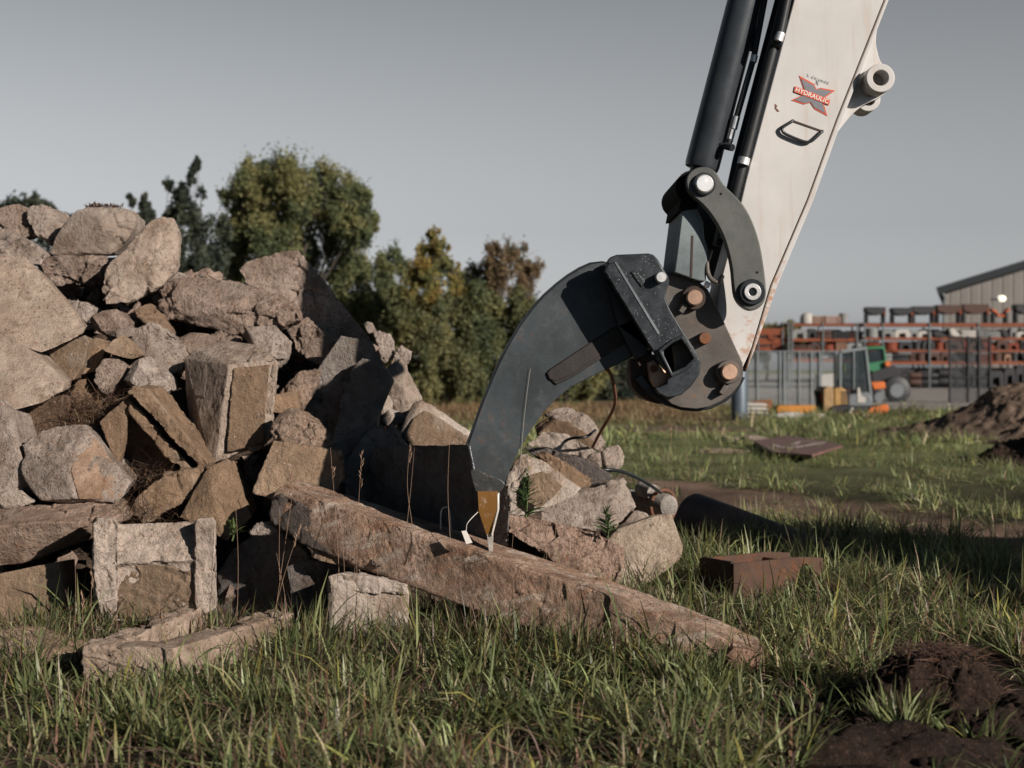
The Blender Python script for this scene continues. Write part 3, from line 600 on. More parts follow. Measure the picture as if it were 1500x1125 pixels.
chunk('concrete_chunk', 'pale scrap of rubble half hidden in the right hand grass', R, 'brown', [(1255, 832), (1268, 826), (1285, 830), (1284, 840), (1262, 842)], 10.0, .15, rough=1, vox=.012, group=None)
chunk('concrete_slab', 'flat rubble slab lying in the far grass behind the red plate', S, 'pink', [(1062, 642), (1110, 638), (1142, 645), (1140, 656), (1085, 658)], 27.5, 1.0, ly=0, rough=.8, vox=.04, group=None, tint=(.9, .9, .9))
chunk('concrete_slab', 'thin flat strip of rubble left of the red plate', S, 'pink', [(1018, 660), (1060, 658), (1105, 661), (1105, 668), (1040, 668)], 24, .5, ly=0, rough=.8, vox=.04, group=None, tint=(.9, .85, .8))
flush_chunks()
# heap of fines that carries the pieces: follows the pile 0.35 m behind their faces
def heap():
    nx, ny = 150, 110; xs = np.linspace(-4.7, 1.9, nx); ys = np.linspace(7.7, 14.5, ny)
    X, Y = np.meshgrid(xs, ys)
    pxx = X/Y*F+CX
    foot = np.interp(X, [-5, -1.6, -.6, 0, .6, 1.1, 1.6], [7.95, 7.95, 8.15, 8.7, 9.4, 9.9, 10.2])
    crest = np.interp(X, [-5, -2.2, -1.5, -1, -.6, 0, .6, 1.3, 1.7], [2.25, 2.2, 1.9, 1.6, 1.05, .75, .6, .3, 0])
    run = np.interp(X, [-5, -1.5, 0, 1.5], [2.9, 2.6, 1.9, 1.0])
    t = (Y-foot)/run
    up = np.clip(t, 0, 1); dn = np.clip((Y-foot-run-.6)/2.2, 0, 1)
    Z = crest*(up**1.15)*(1-sstep(0, 1, dn))
    p = np.stack([X.ravel(), Y.ravel(), np.zeros(X.size)], 1)
    Z = Z.ravel()+(fbm(p*3, 4)*.12+fbm(p*11, 3)*.05)*np.clip(Z.ravel()*3, 0, 1)-.16
    co = np.stack([X.ravel(), Y.ravel(), Z], 1)
    i = np.arange((ny-1)*nx).reshape(ny-1, nx)[:, :-1].ravel()
    m = raw_mesh('rubble', co, np.stack([i, i+1, i+nx+1, i+nx], 1)); m.shade_smooth()
    r = np.random.default_rng(8); cand = np.where((co[:, 2] > .02) & (co[:, 1] < 11))[0]; sel = r.choice(cand, 1300); mb = MB(); rr = random.Random(2)
    pos = co[sel]+np.stack([r.normal(0, .03, 1300), r.normal(-.09, .06, 1300), r.uniform(0, .07, 1300)], 1)
    g = np.stack([r.uniform(-3.2, 2.0, 260), np.zeros(260), np.zeros(260)+.01], 1); g[:, 1] = np.interp(g[:, 0], [-5, -1.6, -.6, 0, .6, 1.1, 1.6, 2], [7.7, 7.6, 7.6, 8.2, 8.9, 9.4, 9.9, 10.2])+r.normal(0, .15, 260)
    for p in np.concatenate([pos, g]):
        ix, iy = p[0]/p[1]*F+CX, CY-(p[2]-H)/p[1]*F
        if 120 < ix < 300 and 560 < iy < 760: continue
        s = .018+.085*rr.random()**2.0; q = Matrix.Rotation(rr.uniform(0, 6), 3, Vector((rr.random(), rr.random(), rr.random())))
        mb.hull([Vector(p)+q @ Vector((rr.uniform(-1, 1)*s, rr.uniform(-1, 1)*s*.8, rr.uniform(-1, 1)*s*.6)) for _ in range(9)])
    fr = link('small_rubble', mb.me('small_rubble'), M['red'], None, (0, 9, 0)); fr.color = (.95, .92, .9, 1); tag(fr, 'small crumbled concrete scattered in the gaps and along the foot of the pile', 'rubble', None, 'stuff')
    o = link('rubble', m, M['soil'], None, (0, 9, 0)); tag(o, 'dark soil and fine rubble between the broken concrete pieces', 'rubble', None, 'stuff')
    return o
# ---------------------------------------------------------------- the excavator: arm, links, coupler, ripper (and the machine outside the frame that carries them)
M['armpaint'] = paint('white_arm_paint', (.625, .60, .575), .2, (.25, .11, .05), .42, (-.50, -1.0))
M['stringc'] = flat('grey_string', (.40, .37, .33), .8, 0, .2)
M['gussetc'] = metal('grimy_gusset_steel', (.022, .018, .016), .3, .7, (.06, .03, .02), 0, .2, .6)
M['seamc'] = flat('seam_grime', (.25, .19, .15), .8, 0, .5)
M['ochre'] = paint('ochre_tooth_paint', (.21, .098, .022), .75, (.30, .25, .2), .55)
ex = empty('excavator', (8.6, 7.5, 0))
tag(ex, 'white excavator arm with black coupler and curved ripper resting its tooth on the beam', 'excavator')
YC = 7.5
def ext(p, q, y):                      # continue the pixel line p-q to height y
    return (p[0]+(q[0]-p[0])*(y-p[1])/(q[1]-p[1]), y)
# arm (box section 0.46 m wide)
AF = 7.33
armL = [(1163, 0), (1093, 262), (1076, 335), (1052, 425), (1048, 480), (1062, 545), (1078, 560)]
seam = [(1101, 510), (1131, 413), (1184, 290), (1227, 173), (1296, 0)]
top = [ext((1227, 173), (1296, 0), -640), (1530, -760), (1440, -800), (1350, -740), ext((1093, 262), (1163, 0), -560)]
arm = MB().prism(px(armL+seam+top, AF), .34).build('arm', M['armpaint'], ex, P(1150, 250, AF), bevel=.006)
fl = [(1101, 512), (1131, 415), (1184, 292), (1227, 175), (1296, 2), (1520, -560), (1530, -560), (1301, 2), (1234, 175), (1192, 292), (1139, 418), (1110, 500), (1093, 545)]
MB().prism(px(fl, AF-.003), .346).build('flange', M['armpaint'], arm, bevel=.004)
sm_ = [(1097, 528), (1130, 417), (1183.4, 292), (1226.4, 174), (1295.4, 1), (1440, -362), (1443, -362), (1296.6, 2), (1227.6, 175), (1184.6, 293), (1131.4, 418), (1099, 528)]
MB().prism(px(sm_, AF-.0055), .006).build('seam', M['seamc'], arm)
# pin lug on the back of the arm
for k, dd in ((0, AF+.06), (1, AF+.26)):
    lg = smooth_px([(1284, 40), (1283, 62), (1290, 90), (1303, 105), (1304, 125), (1290, 142), (1268, 152), (1250, 166), (1236, 182), (1216, 205), (1228, 160), (1262, 90)], 3)
    MB().prism(px(lg, dd), .05).build('lug', M['armpaint'], arm, bevel=.004)
bc = P(1290, 114, 7.27)
MB().ring(bc, bc+Vector((0, .40, 0)), .075, .040).build('pin_boss', M['armpaint'], arm, bevel=.005, smooth=40)
b2 = P(1272, 145, 7.55)
MB().ring(b2, b2+Vector((0, .16, 0)), .066, .036).build('pin_boss', M['armpaint'], arm, bevel=.004, smooth=40)
# grab handle
hp = [P(1204, 193, AF), P(1203.5, 193, AF-.012), P(1193, 203, AF-.018), P(1186, 207.5, AF-.018), P(1176, 207, AF-.018), P(1152, 197, AF-.018), P(1146, 191, AF-.018), P(1147, 186, AF-.018), P(1160.5, 177.5, AF-.012), P(1160.5, 177.5, AF)]
MB().tube(spline(hp, 5), .0085, 10).build('grab_handle', M['black'], arm, smooth=50)
MB().prism(px([(1160, 175), (1205, 191), (1206, 194), (1160, 178)], AF-.004), .003).build('handle_strip', M['dkrust'], arm)  # thin dark strip along the handle's upper edge
# decal: a grey X edged in red with a red band across it
M['dgrey'] = flat('decal_grey', (.20, .20, .22), .5, 0, .35); M['dred'] = flat('decal_red', (.62, .10, .045), .5, 0, .15); M['dwhite'] = flat('decal_white', (.78, .72, .66), .5, 0, .1)
M['dfaint'] = flat('decal_faint', (.42, .43, .42), .6, 0, .3)
def dp(pts, d): return px(pts, d)
XA = [(1171.5, 112), (1192, 123.5), (1196, 131), (1201, 129), (1222, 133), (1206, 144), (1195, 146), (1206, 151), (1211, 168.5), (1193, 159), (1187, 150), (1178, 152.5), (1160.5, 146.5), (1175, 139.5), (1184, 140), (1178, 131)]
def grow(pts, k):
    c = (1191, 140.5); return [(c[0]+(x-c[0])*k, c[1]+(y-c[1])*k) for x, y in pts]
MB().prism(dp(grow(XA, 1.05), AF-.0025), .0015).build('decal', M['dred'], arm)
MB().prism(dp(grow(XA, .90), AF-.0045), .0015).build('decal', M['dgrey'], arm)
band = [(1164.5, 126), (1216, 145.5), (1214.5, 154), (1163, 134.5)]
MB().prism(dp(band, AF-.0065), .0015).build('decal', M['dred'], arm)
def text(body, x, y, size_px, ang, mat, d, name, spacing=1.0):
    cu = bpy.data.curves.new(name, 'FONT'); cu.body = body; cu.size = size_px*d/F*1.38; cu.align_x = 'CENTER'; cu.align_y = 'CENTER'; cu.space_character = spacing; cu.extrude = .0004; cu.offset = .0006
    cu.resolution_u = 3; tmp = bpy.data.objects.new('tmp', cu); COL.objects.link(tmp); dg = bpy.context.evaluated_depsgraph_get(); me = bpy.data.meshes.new_from_object(tmp.evaluated_get(dg)); bpy.data.objects.remove(tmp)
    o = bpy.data.objects.new(name, me); COL.objects.link(o); me.materials.clear(); me.materials.append(mat)
    o.parent = arm; o.location = P(x, y, d)-world_loc(arm); o.rotation_euler = (math.pi/2, math.radians(ang), 0)
    return o
text('HYDRAULIC', 1189.6, 140.1, 6.6, 20.7, M['dwhite'], AF-.0075, 'decal_lettering', 1.05)
text('X CHANGE', 1198, 116, 3.6, 20.7, M['dfaint'], AF-.0025, 'decal_lettering', 1.5)
text('X', 1197, 121.5, 5.5, 20.7, M['dgrey'], AF-.0025, 'decal_lettering')
# rust scrape
MB().prism(px([(1135, 152), (1139, 155), (1137, 158), (1142, 163), (1139, 164), (1135, 159)], AF-.0015), .001).build('scrape', M['rust'], arm)
# bracket and hoses along the arm's shaded edge
MB().prism(px([(1165, -20), (1172, -20), (1176, 10), (1181, 29), (1174, 29), (1167, 10), (1158, 26), (1150, 26)], AF+.02), .03).build('hose_bracket', M['black'], arm, bevel=.003)
MB().tube([P(1167, -60, 7.35), P(1151, 0, 7.35), P(1086, 250, 7.35), P(1072, 305, 7.36), P(1062, 350, 7.4)], .030, 12).build('hose', M['rubber'], arm, smooth=50)
MB().tube([P(1157, -60, 7.47), P(1142, 0, 7.47), P(1080, 235, 7.47), P(1066, 300, 7.47), P(1050, 360, 7.47)], .026, 12).build('hose', M['rubber'], arm, smooth=50)
MB().tube([P(1166, -60, 7.29), P(1157, -20, 7.29), P(1142, 52, 7.29)], .022, 12).build('hose', M['rubber'], arm, smooth=50)
MB().tube([P(1131, 58, 7.33), P(1146, 64, 7.33)], .036, 12).build('hose_clamp', M['black'], arm, bevel=.003, smooth=50)
MB().tube([P(1144, 48, 7.285), P(1140, 60, 7.285)], .0225, 12).build('hose_ferrule', M['silver'], arm, smooth=50)
MB().tube([P(1090.5, 231, 7.318), P(1088, 241, 7.318)], .0315, 12).build('hose_ferrule', M['silver'], arm, smooth=50)
# bucket cylinder
c0, c1 = P(1027.5, 247, YC), P(1092, -2, YC)
dirc = (c1-c0).normalized()
cyl = MB().tube([c0, c0+dirc*.02, c0+dirc*2.6], [.088, .0925, .0925], 40).build('hydraulic_cylinder', M['cyl'], ex, smooth=40)
MB().tube([c0-dirc*.09, c0+dirc*.01], .060, 24).build('rod_end', M['black'], cyl, smooth=40)
q0 = P(1066, 208, 7.42)
MB().tube([P(1136, -60, 7.42), P(1120, 0, 7.42), P(1104, 85, 7.42), P(1079, 172, 7.42)], .0165, 10).build('hose', M['rubber'], cyl, smooth=50)
MB().tube([P(1127, -60, 7.45), P(1112, 0, 7.45), P(1100, 75, 7.45)], .008, 8).build('hose', M['rubber'], cyl, smooth=50)
MB().tube([P(1105.5, 81, 7.42), P(1103, 91, 7.42)], .0185, 12).build('hose_ferrule', M['silver'], cyl, smooth=50)
MB().tube([P(1079, 171, 7.42), P(1074.5, 189, 7.42)], .0195, 12).build('hose_ferrule', M['galv'], cyl, smooth=50)
MB().tube([P(1073.5, 190, 7.42), P(1069, 207, 7.42)], .0165, 6).build('hose_nut', M['silver'], cyl, smooth=20)
MB().tube(spline([P(1069, 204, 7.42), P(1067, 211, 7.42), P(1062, 213.5, 7.42), P(1052, 212, 7.44)], 5), .0165, 12).build('hose_elbow', M['black'], cyl, smooth=50)
MB().tube([P(1063, 214, 7.40), P(1073, 216.5, 7.36)], .019, 12).build('hose_elbow', M['black'], cyl, smooth=40)
# curved links either side of the arm
LK = [(1030, 244), (1016, 248), (1007, 258), (1006, 272), (1012, 284), (1030, 300), (1046, 320), (1059, 344), (1067, 368), (1072, 392), (1074, 412), (1077, 434), (1086, 448), (1100, 455), (1113, 450), (1121, 438), (1122, 420), (1119, 392), (1114, 362), (1106, 334), (1094, 308), (1080, 290), (1060, 270), (1050, 254), (1042, 247)]
lf = MB().prism(px(smooth_px(LK, 3), 7.10), .075).build('curved_link', M['link'], ex, bevel=.006)
dxy = P(1031, 270, 7.10)
LKb = [p+Vector((0, .72, 0)) for p in px(smooth_px(LK, 3), 7.10)]
MB().prism(LKb, .075).build('curved_link', M['black'], ex, bevel=.006)
def pin(x, y, d0, r_pin, r_col, proud_pin, proud_col, mp, mc, parent, back=.05, bore=0, name='pin'):
    c = P(x, y, d0)
    if r_col:
        MB().tube([c+Vector((0, back, 0)), c+Vector((0, -proud_col+.006, 0)), c+Vector((0, -proud_col, 0))], [r_col, r_col, r_col*.93], 30).build('pin_collar', mc, parent, smooth=30)
    a = c+Vector((0, back, 0)); b = c+Vector((0, -proud_pin, 0))
    if bore: return MB().ring(b, a, r_pin, bore, 28).build(name, mp, parent, bevel=.003, smooth=30)
    return MB().tube([a, b+Vector((0, .008, 0)), b], [r_pin, r_pin, r_pin*.86], 28).build(name, mp, parent, smooth=30)
pin(1031, 270, 7.10, .046, .058, .035, .022, M['silver'], M['black'], lf)
pin(1101, 428, 7.10, .043, .066, .035, .022, M['silver'], M['black'], lf, bore=.020)
MB().tube([P(1101, 428, 7.11), P(1101, 428, 7.075)], .019, 16).build('grease_nipple', M['black'], lf, smooth=30)
for x, y in ((1056, 284), (1109, 399)):
    MB().tube([P(x, y, 7.13), P(x, y, 7.098)], .007, 10).build('bolt_hole', M['black'], lf, smooth=30)
# straight bucket link: welded box from the cylinder pin to the coupler
HL = [(1000, 305), (1018, 300), (1030, 325), (1032, 350), (1037, 365), (1034, 412), (1022, 411), (988, 399)]
hl = MB().prism(px(HL, 7.19), .62).build('bucket_link', M['hlink'], ex, bevel=.006)
MB().prism(px([(1013, 345), (1016, 345), (1014, 405), (1011, 405)], 7.187), .01).build('weld', M['dkrust'], hl)
MB().tube([P(1014, 274, 7.17), P(1014, 274, 7.17)+Vector((0, .68, 0))], .085, 28).build('link_hub', M['matte'], hl, smooth=40)
MB().prism(px([(1003, 262), (1026, 262), (1022, 305), (994, 310)], 7.18), .62).build('link_neck', M['matte'], hl, bevel=.006)
MB().tube(spline([P(1041, 367, 7.22), P(1036, 385, 7.2), P(1037, 400, 7.19), P(1043, 410, 7.18), P(1052, 413, 7.18), P(1058, 405, 7.22)], 6), .0125, 10).build('grease_hose', M['ear'], hl, smooth=50)
MB().box(P(1036, 417, 7.23), (.03, .03, .03), Matrix.Rotation(.5, 3, 'Y')).build('hose_fitting', M['silver'], hl, bevel=.004)
# coupler: two ear plates, floor, hook plates
cp = empty('coupler', (0, 0, 0)); cp.parent = ex; _cw = P(1010, 480, YC); cp.location = _cw-world_loc(ex)
EAR = [(972, 404), (980, 400), (1024, 413), (1037, 424), (1060, 470), (1088, 532), (1089, 548), (1084, 562), (1072, 577), (1056, 588), (1038, 596), (1020, 599), (998, 597), (984, 592), (975, 584), (986, 560), (990, 545), (984, 500), (968, 440)]
ear = MB().prism(px(EAR, 7.27), .05).build('ear_plate', M['ear'], cp, bevel=.004)
MB().prism([p+Vector((0, .42, 0)) for p in px(EAR, 7.27)], .05).build('ear_plate', M['ear'], cp, bevel=.004)
FLR = [(1086, 558), (1072, 577), (1056, 588), (1038, 596), (1020, 599), (998, 597), (976, 589), (955, 575), (940, 555), (930, 562), (950, 586), (974, 600), (998, 608), (1020, 610), (1042, 606), (1064, 595), (1080, 581), (1092, 560)]
MB().prism(px(grow2 := [(x, y-7) for x, y in FLR], 7.325), .36).build('floor_plate', M['black'], cp, bevel=.004)
pin(1014.5, 437, 7.27, .041, .062, .085, .05, M['bronze'], M['dkrust'], ear)
pin(1065, 545, 7.27, .042, .062, .085, .05, M['bronze'], M['ear'], ear)
pin(1030.5, 496, 7.27, .032, 0, .06, 0, M['rust'], None, ear, name='stop_pin')
for x, y in ((1000, 452), (1059, 571)):
    MB().box(P(x, y, 7.245), (.028, .06, .05), Matrix.Rotation(.6, 3, 'Y')).build('keeper_bolt', M['ear'], ear, bevel=.004)
HOOK = [(889, 383), (893, 377), (903, 373), (950, 371), (957, 373), (963, 379), (972, 394), (979, 404), (981, 413), (976, 428), (975, 437), (982, 454), (1004, 490), (1022, 518), (1027, 531), (1025, 548), (1012, 567), (997, 579), (978, 583), (965, 577), (959, 568), (968, 566), (977, 562), (977, 556), (985, 549), (978, 545), (968, 534), (962, 524), (958, 513)]
WIN = [(970, 515), (985, 503), (998, 497), (1006, 508), (1016, 525), (1003, 537), (985, 546)]
hk = MB().prism(px(HOOK, 7.18), .08, [px(WIN, 7.18)]).build('hook_plate', M['speck'], cp, bevel=.007)
MB().prism([p+Vector((0, .56, 0)) for p in px(HOOK, 7.18)], .08, [[p+Vector((0, .56, 0)) for p in px(WIN, 7.18)]]).build('hook_plate', M['black'], cp, bevel=.006)
WF = [(964, 513), (984, 497), (999, 490), (1010, 503), (1023, 526), (1006, 543), (984, 553)]
MB().prism(px(WF, 7.16), .09, [px(WIN, 7.16)]).build('window_frame', M['speck'], hk, bevel=.005)
SIDE = [(886, 398), (890, 387), (900, 383), (905, 385), (968, 488), (965, 512), (957, 515)]
MB().prism(px(SIDE, 7.164), .09).build('side_plate', M['speck'], hk, bevel=.006)
WELD = [(900, 384), (903, 384), (966, 487), (964, 490)]
MB().prism(px(WELD, 7.160), .01).build('weld_bead', M['weld'], hk)
MB().prism(px([(924, 399), (931, 394), (945, 412), (940, 421)], 7.172), .012).build('weld_patch', M['gloss'], hk, bevel=.004)
pin(967, 407, 7.18, .028, 0, .06, 0, M['silver'], None, hk, name='lock_pin')
# body between the plates, tongue and catch
MB().prism(px([(893, 386), (950, 376), (972, 404), (975, 437), (980, 456), (1000, 500), (965, 512), (958, 511)], 7.25), .50).build('coupler_body', M['black'], cp, bevel=.01)
ctch = smooth_px([(926, 530), (932, 522), (950, 518), (962, 522), (966, 534), (958, 548), (958, 566), (975, 584), (968, 592), (946, 585), (930, 572), (924, 556)], 3)
MB().prism(px(ctch, 7.36), .30).build('catch', M['dkrust'], cp, bevel=.006)
MB().prism(px([(949, 531), (958, 526), (966, 536), (983, 550), (974, 562), (958, 568), (952, 556)], 7.28), .08).build('catch_block', M['bronze'], cp, bevel=.006)
MB().tube([P(958, 540, 7.3), P(958, 540, 7.245)], .02, 14).build('catch_bolt', M['rust'], cp, smooth=40)
# ripper
RP = [(893, 386), (884, 384), (866, 386), (850, 393), (832, 404), (815, 417), (797, 433), (780, 452), (763, 475), (748, 500), (734, 526), (722, 553), (711, 580), (701, 606), (692, 632), (685, 653), (693, 685), (699, 716), (734, 719), (740, 705), (750, 680), (764, 652), (779, 628), (795, 605), (815, 584), (836, 567), (862, 554), (890, 541), (918, 527), (945, 512), (962, 500), (930, 430)]
RF = 7.38
rp = MB().prism(px(RP, RF), .24).build('ripper', M['steel'], ex, P(800, 500, RF), bevel=.006)
EDGE = [(893, 386), (884, 384), (866, 386), (850, 393), (832, 404), (815, 417), (797, 433), (780, 452), (763, 475), (748, 500), (734, 526), (722, 553), (711, 580), (701, 606), (692, 632), (684, 653)]
MB().prism(px(EDGE+[(x-2.2, y-1.6) for x, y in EDGE[::-1]], RF-.002), .244).build('wear_edge', M['black'], rp)
MB().prism(px([(684, 653), (689, 651), (701, 712), (698, 716)], RF-.01), .19).build('edge_weld', M['gloss'], rp, bevel=.006)
MB().prism(px([(800, 546), (806, 540), (900, 478), (921, 487), (918, 496), (840, 548), (815, 560), (804, 556)], RF-.014), .03).build('gusset', M['gussetc'], rp, bevel=.008)
MB().prism(px([(806, 556), (918, 496), (920, 500), (840, 552), (815, 564)], RF-.012), .02).build('gusset_weld', M['gussetc'], rp, bevel=.005)
# top bracket of the ripper that the coupler grips
MB().prism(px([(880, 388), (893, 384), (958, 512), (962, 502), (945, 470), (950, 520), (930, 528), (905, 478)], RF-.04), .32).build('mounting_bracket', M['black'], rp, bevel=.006)
# shank end and tooth
SH = [(689, 690), (695, 716), (700, 721), (729, 721), (736, 717), (739, 707), (728, 700), (713, 694), (700, 689)]
MB().prism(px(smooth_px(SH, 3), RF-.02), .28).build('adapter', M['gloss2'], rp, bevel=.01)
def at(x, y, dy): return P(x, y, RF)+Vector((0, dy, 0))
tm = MB()
tm.hull([at(699.5, 719, -.03), at(728.5, 719, -.03), at(729.5, 745, -.03), at(701, 748, -.03), at(707, 768, .0), at(727, 766, .0), at(722, 782, .02), at(712, 784, .02),
         at(699.5, 719, .24), at(728.5, 719, .24), at(729.5, 745, .24), at(701, 748, .24), at(722, 782, .16), at(712, 784, .16)])
tooth = tm.build('tooth', M['ochre'], rp, bevel=.006)
MB().hull([at(712.5, 780, .018), at(722.5, 779, .018), at(712.5, 780, .13), at(722.5, 779, .13), at(716.5, 813.5, .05), at(721.5, 813.5, .05), at(716.5, 813.5, .075), at(721.5, 813.5, .075)]).build('tooth_tip', M['wornsteel'], tooth, bevel=.004)
MB().hull([at(729, 722, -.032), at(730.8, 722, -.03), at(730.6, 748, -.03), at(721.5, 786, .01), at(719.5, 784, .005), at(729, 746, -.034), at(731.5, 722, .1), at(731.5, 748, .1), at(721.5, 786, .1)]).build('tooth_edge', M['wornsteel'], tooth, bevel=.002)
# pale rubber strap / thread caught on the ripper
MB().tube(spline([P(777, 540, RF-.012), P(774, 560, RF-.012), P(768, 610, RF-.012), P(763, 670, RF-.012), P(760, 700, RF-.04)], 4), .001, 6).build('thread', M['stringc'], rp, smooth=50)
# ---- the machine itself, outside the picture on the right
MB().prism([Vector((x, 7.28, z)) for x, z in ((2.35, 5.75), (2.9, 6.0), (4.2, 6.1), (5.2, 5.7), (6.6, 4.0), (7.9, 2.0), (7.4, 1.6), (6.0, 3.2), (4.8, 4.7), (4.0, 5.1), (2.6, 5.15))], .46).build('boom', M['armpaint'], ex, bevel=.01)
MB().prism([Vector((x, 4.75, z)) for x, z in ((6.2, 1.05), (10.6, 1.05), (10.7, 2.2), (10.2, 2.6), (8.0, 2.5), (6.2, 1.9))], 2.7).build('upper_body', M['armpaint'], ex, bevel=.06)
MB().prism([Vector((x, 6.5, z)) for x, z in ((6.0, 1.2), (7.6, 1.2), (7.6, 3.1), (6.4, 3.1), (6.05, 2.3))], .95).build('cab', M['black'], ex, bevel=.05)
for yy in (4.7, 6.9):
    MB().prism([Vector((x, yy, z)) for x, z in ((6.3, .45), (6.6, .08), (6.9, .0), (10.2, .0), (10.5, .08), (10.8, .45), (10.5, .82), (10.2, .9), (6.9, .9), (6.6, .82))], .6).build('track', M['rubber'], ex, bevel=.03)
MB().box((8.6, 6.1, .75), (2.6, 1.7, .6)).build('undercarriage', M['black'], ex, bevel=.03)
heap()
# ---------------------------------------------------------------- ground: one sheet to the horizon
def gpoly(pts): return [tuple(G(*p)[:2]) for p in pts]
TRACK = gpoly([(900, 690), (960, 695), (1050, 712), (1180, 726), (1330, 744), (1500, 766), (1800, 800), (1800, 860), (1500, 812), (1330, 785), (1200, 768), (1050, 752), (930, 735)])
STRIP = gpoly([(860, 622), (1000, 624), (1112, 629), (1112, 637), (1000, 634), (860, 634)])
FG_SOIL_SHADE = gpoly([(1060, 1080), (1150, 1035), (1268, 1005), (1290, 960), (1350, 940), (1440, 962), (1520, 1010), (1750, 1040), (1750, 1250), (1060, 1250)])  # turned soil, drawn wider and near black in place of a cast shadow
YARD = [(8.5, 54), (14, 50), (30, 48), (90, 46), (160, 60), (260, 400), (-30, 400), (3, 120)]
def zones(x, y):
    p = np.stack([x, y, 0*x], 1)
    jx = x+fbm(p*1.1, 3)*.35*np.clip(y/10, .5, 4); jy = y+fbm(p*1.1+31, 3)*.45*np.clip(y/10, .3, 4)
    z = dict(track=inpoly(jx, jy, TRACK).astype(float), strip=inpoly(jx, jy, STRIP).astype(float), soil=inpoly(jx, jy, FG_SOIL_SHADE).astype(float), yard=inpoly(x, y, YARD).astype(float))
    # reddish dry meadow in front of the trees
    z['dry'] = sstep(30, 44, y)*(1-sstep(6.5, 9, x-(y-50)*.12))*sstep(-.35, .1, fbm(p*.12, 3)+.15)
    foot = np.interp(x, [-9, -1.6, -.6, 0, .6, 1.1, 1.7, 2.0], [7.85, 7.85, 8.2, 8.7, 9.3, 9.8, 10.4, 30])
    z['pile'] = ((y > foot) & (y < foot+4.2) & (x < 1.75)).astype(float)
    for cx_, cy_, rx_, ry_, k in ((1120, 884, .42, .26, .9), (190, 1000, .50, .22, .6), (350, 985, .35, .2, .5), (540, 945, .30, .16, .55)):
        g = G(cx_, cy_); e = ((x-g.x)/rx_)**2+((y-g.y)/ry_)**2
        z['pile'] = np.maximum(z['pile'], ((e < 1) & (RNG.random(len(x)) < k)).astype(float))
    return z
def graded(lo, hi, n, c, s):
    a = np.arcsinh((lo-c)/s); b = np.arcsinh((hi-c)/s); return c+s*np.sinh(np.linspace(a, b, n))
def gheight(x, y):
    p = np.stack([x, y, 0*x], 1)
    near = 1-sstep(25, 60, y)
    return (fbm(p*.9, 3)*.05+fbm(p*3.3, 3)*.025)*near
def ground():
    xs = graded(-900, 900, 340, 0, 5); ys = graded(-40, 1500, 420, 7, 4)
    X, Y = np.meshgrid(xs, ys); x, y = X.ravel(), Y.ravel(); z = zones(x, y); p = np.stack([x, y, 0*x], 1)
    h = gheight(x, y)-z['track']*.02
    n1 = fbm(p*.5, 4)[:, None]; n2 = fbm(p*2.2, 3)[:, None]
    near = np.array([.055, .045, .03]); far = np.array([.165, .178, .080])
    t = sstep(9, 28, y)[:, None]
    c = near*(1-t)+far*t; c = c*(1+.5*n1+.5*n2)
    dry = np.array([.215, .135, .085])*(1+.45*n1); c = c+(dry-c)*(z['dry'][:, None]*.85)
    dirt = np.array([.25, .165, .125])*(1+.5*n1+.3*n2)
    for k in ('track', 'strip'): c = c+(dirt-c)*z[k][:, None]*.92
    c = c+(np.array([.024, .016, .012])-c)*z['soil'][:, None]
    c = c+(np.array([.33, .30, .275])*(1+.12*n1)-c)*z['yard'][:, None]
    i = np.arange((len(ys)-1)*len(xs)).reshape(len(ys)-1, len(xs))[:, :-1].ravel(); w = len(xs)
    m = raw_mesh('ground', np.stack([x, y, h], 1), np.stack([i, i+1, i+w+1, i+w], 1), None, np.clip(c, .004, 1)); m.shade_smooth()
    t = NT('ground'); a = t.n('ShaderNodeAttribute', attribute_name='Col'); v = t.objvec()
    n = t.noise(v, 14, 7, .7); n3 = t.noise(v, 2.2, 6, .7); k = t.math('ADD', t.math('MULTIPLY', n, .9), .55)
    col = t.mix(1.0, a.outputs['Color'], t.n('ShaderNodeCombineColor', i_0=k, i_1=k, i_2=k), 'MULTIPLY')
    k2 = t.math('ADD', t.math('MULTIPLY', n3, .9), .55)
    col = t.mix(1.0, col, t.n('ShaderNodeCombineColor', i_0=k2, i_1=k2, i_2=k2), 'MULTIPLY')
    t.fin(col, .95, 0, t.bump(t.math('ADD', n, t.noise(v, 45, 5, .7)), .8, .05), .1)
    o = link('ground', m, t.m); tag(o, 'grassy ground with dirt track and gravel yard', None, None, 'structure')
ground()
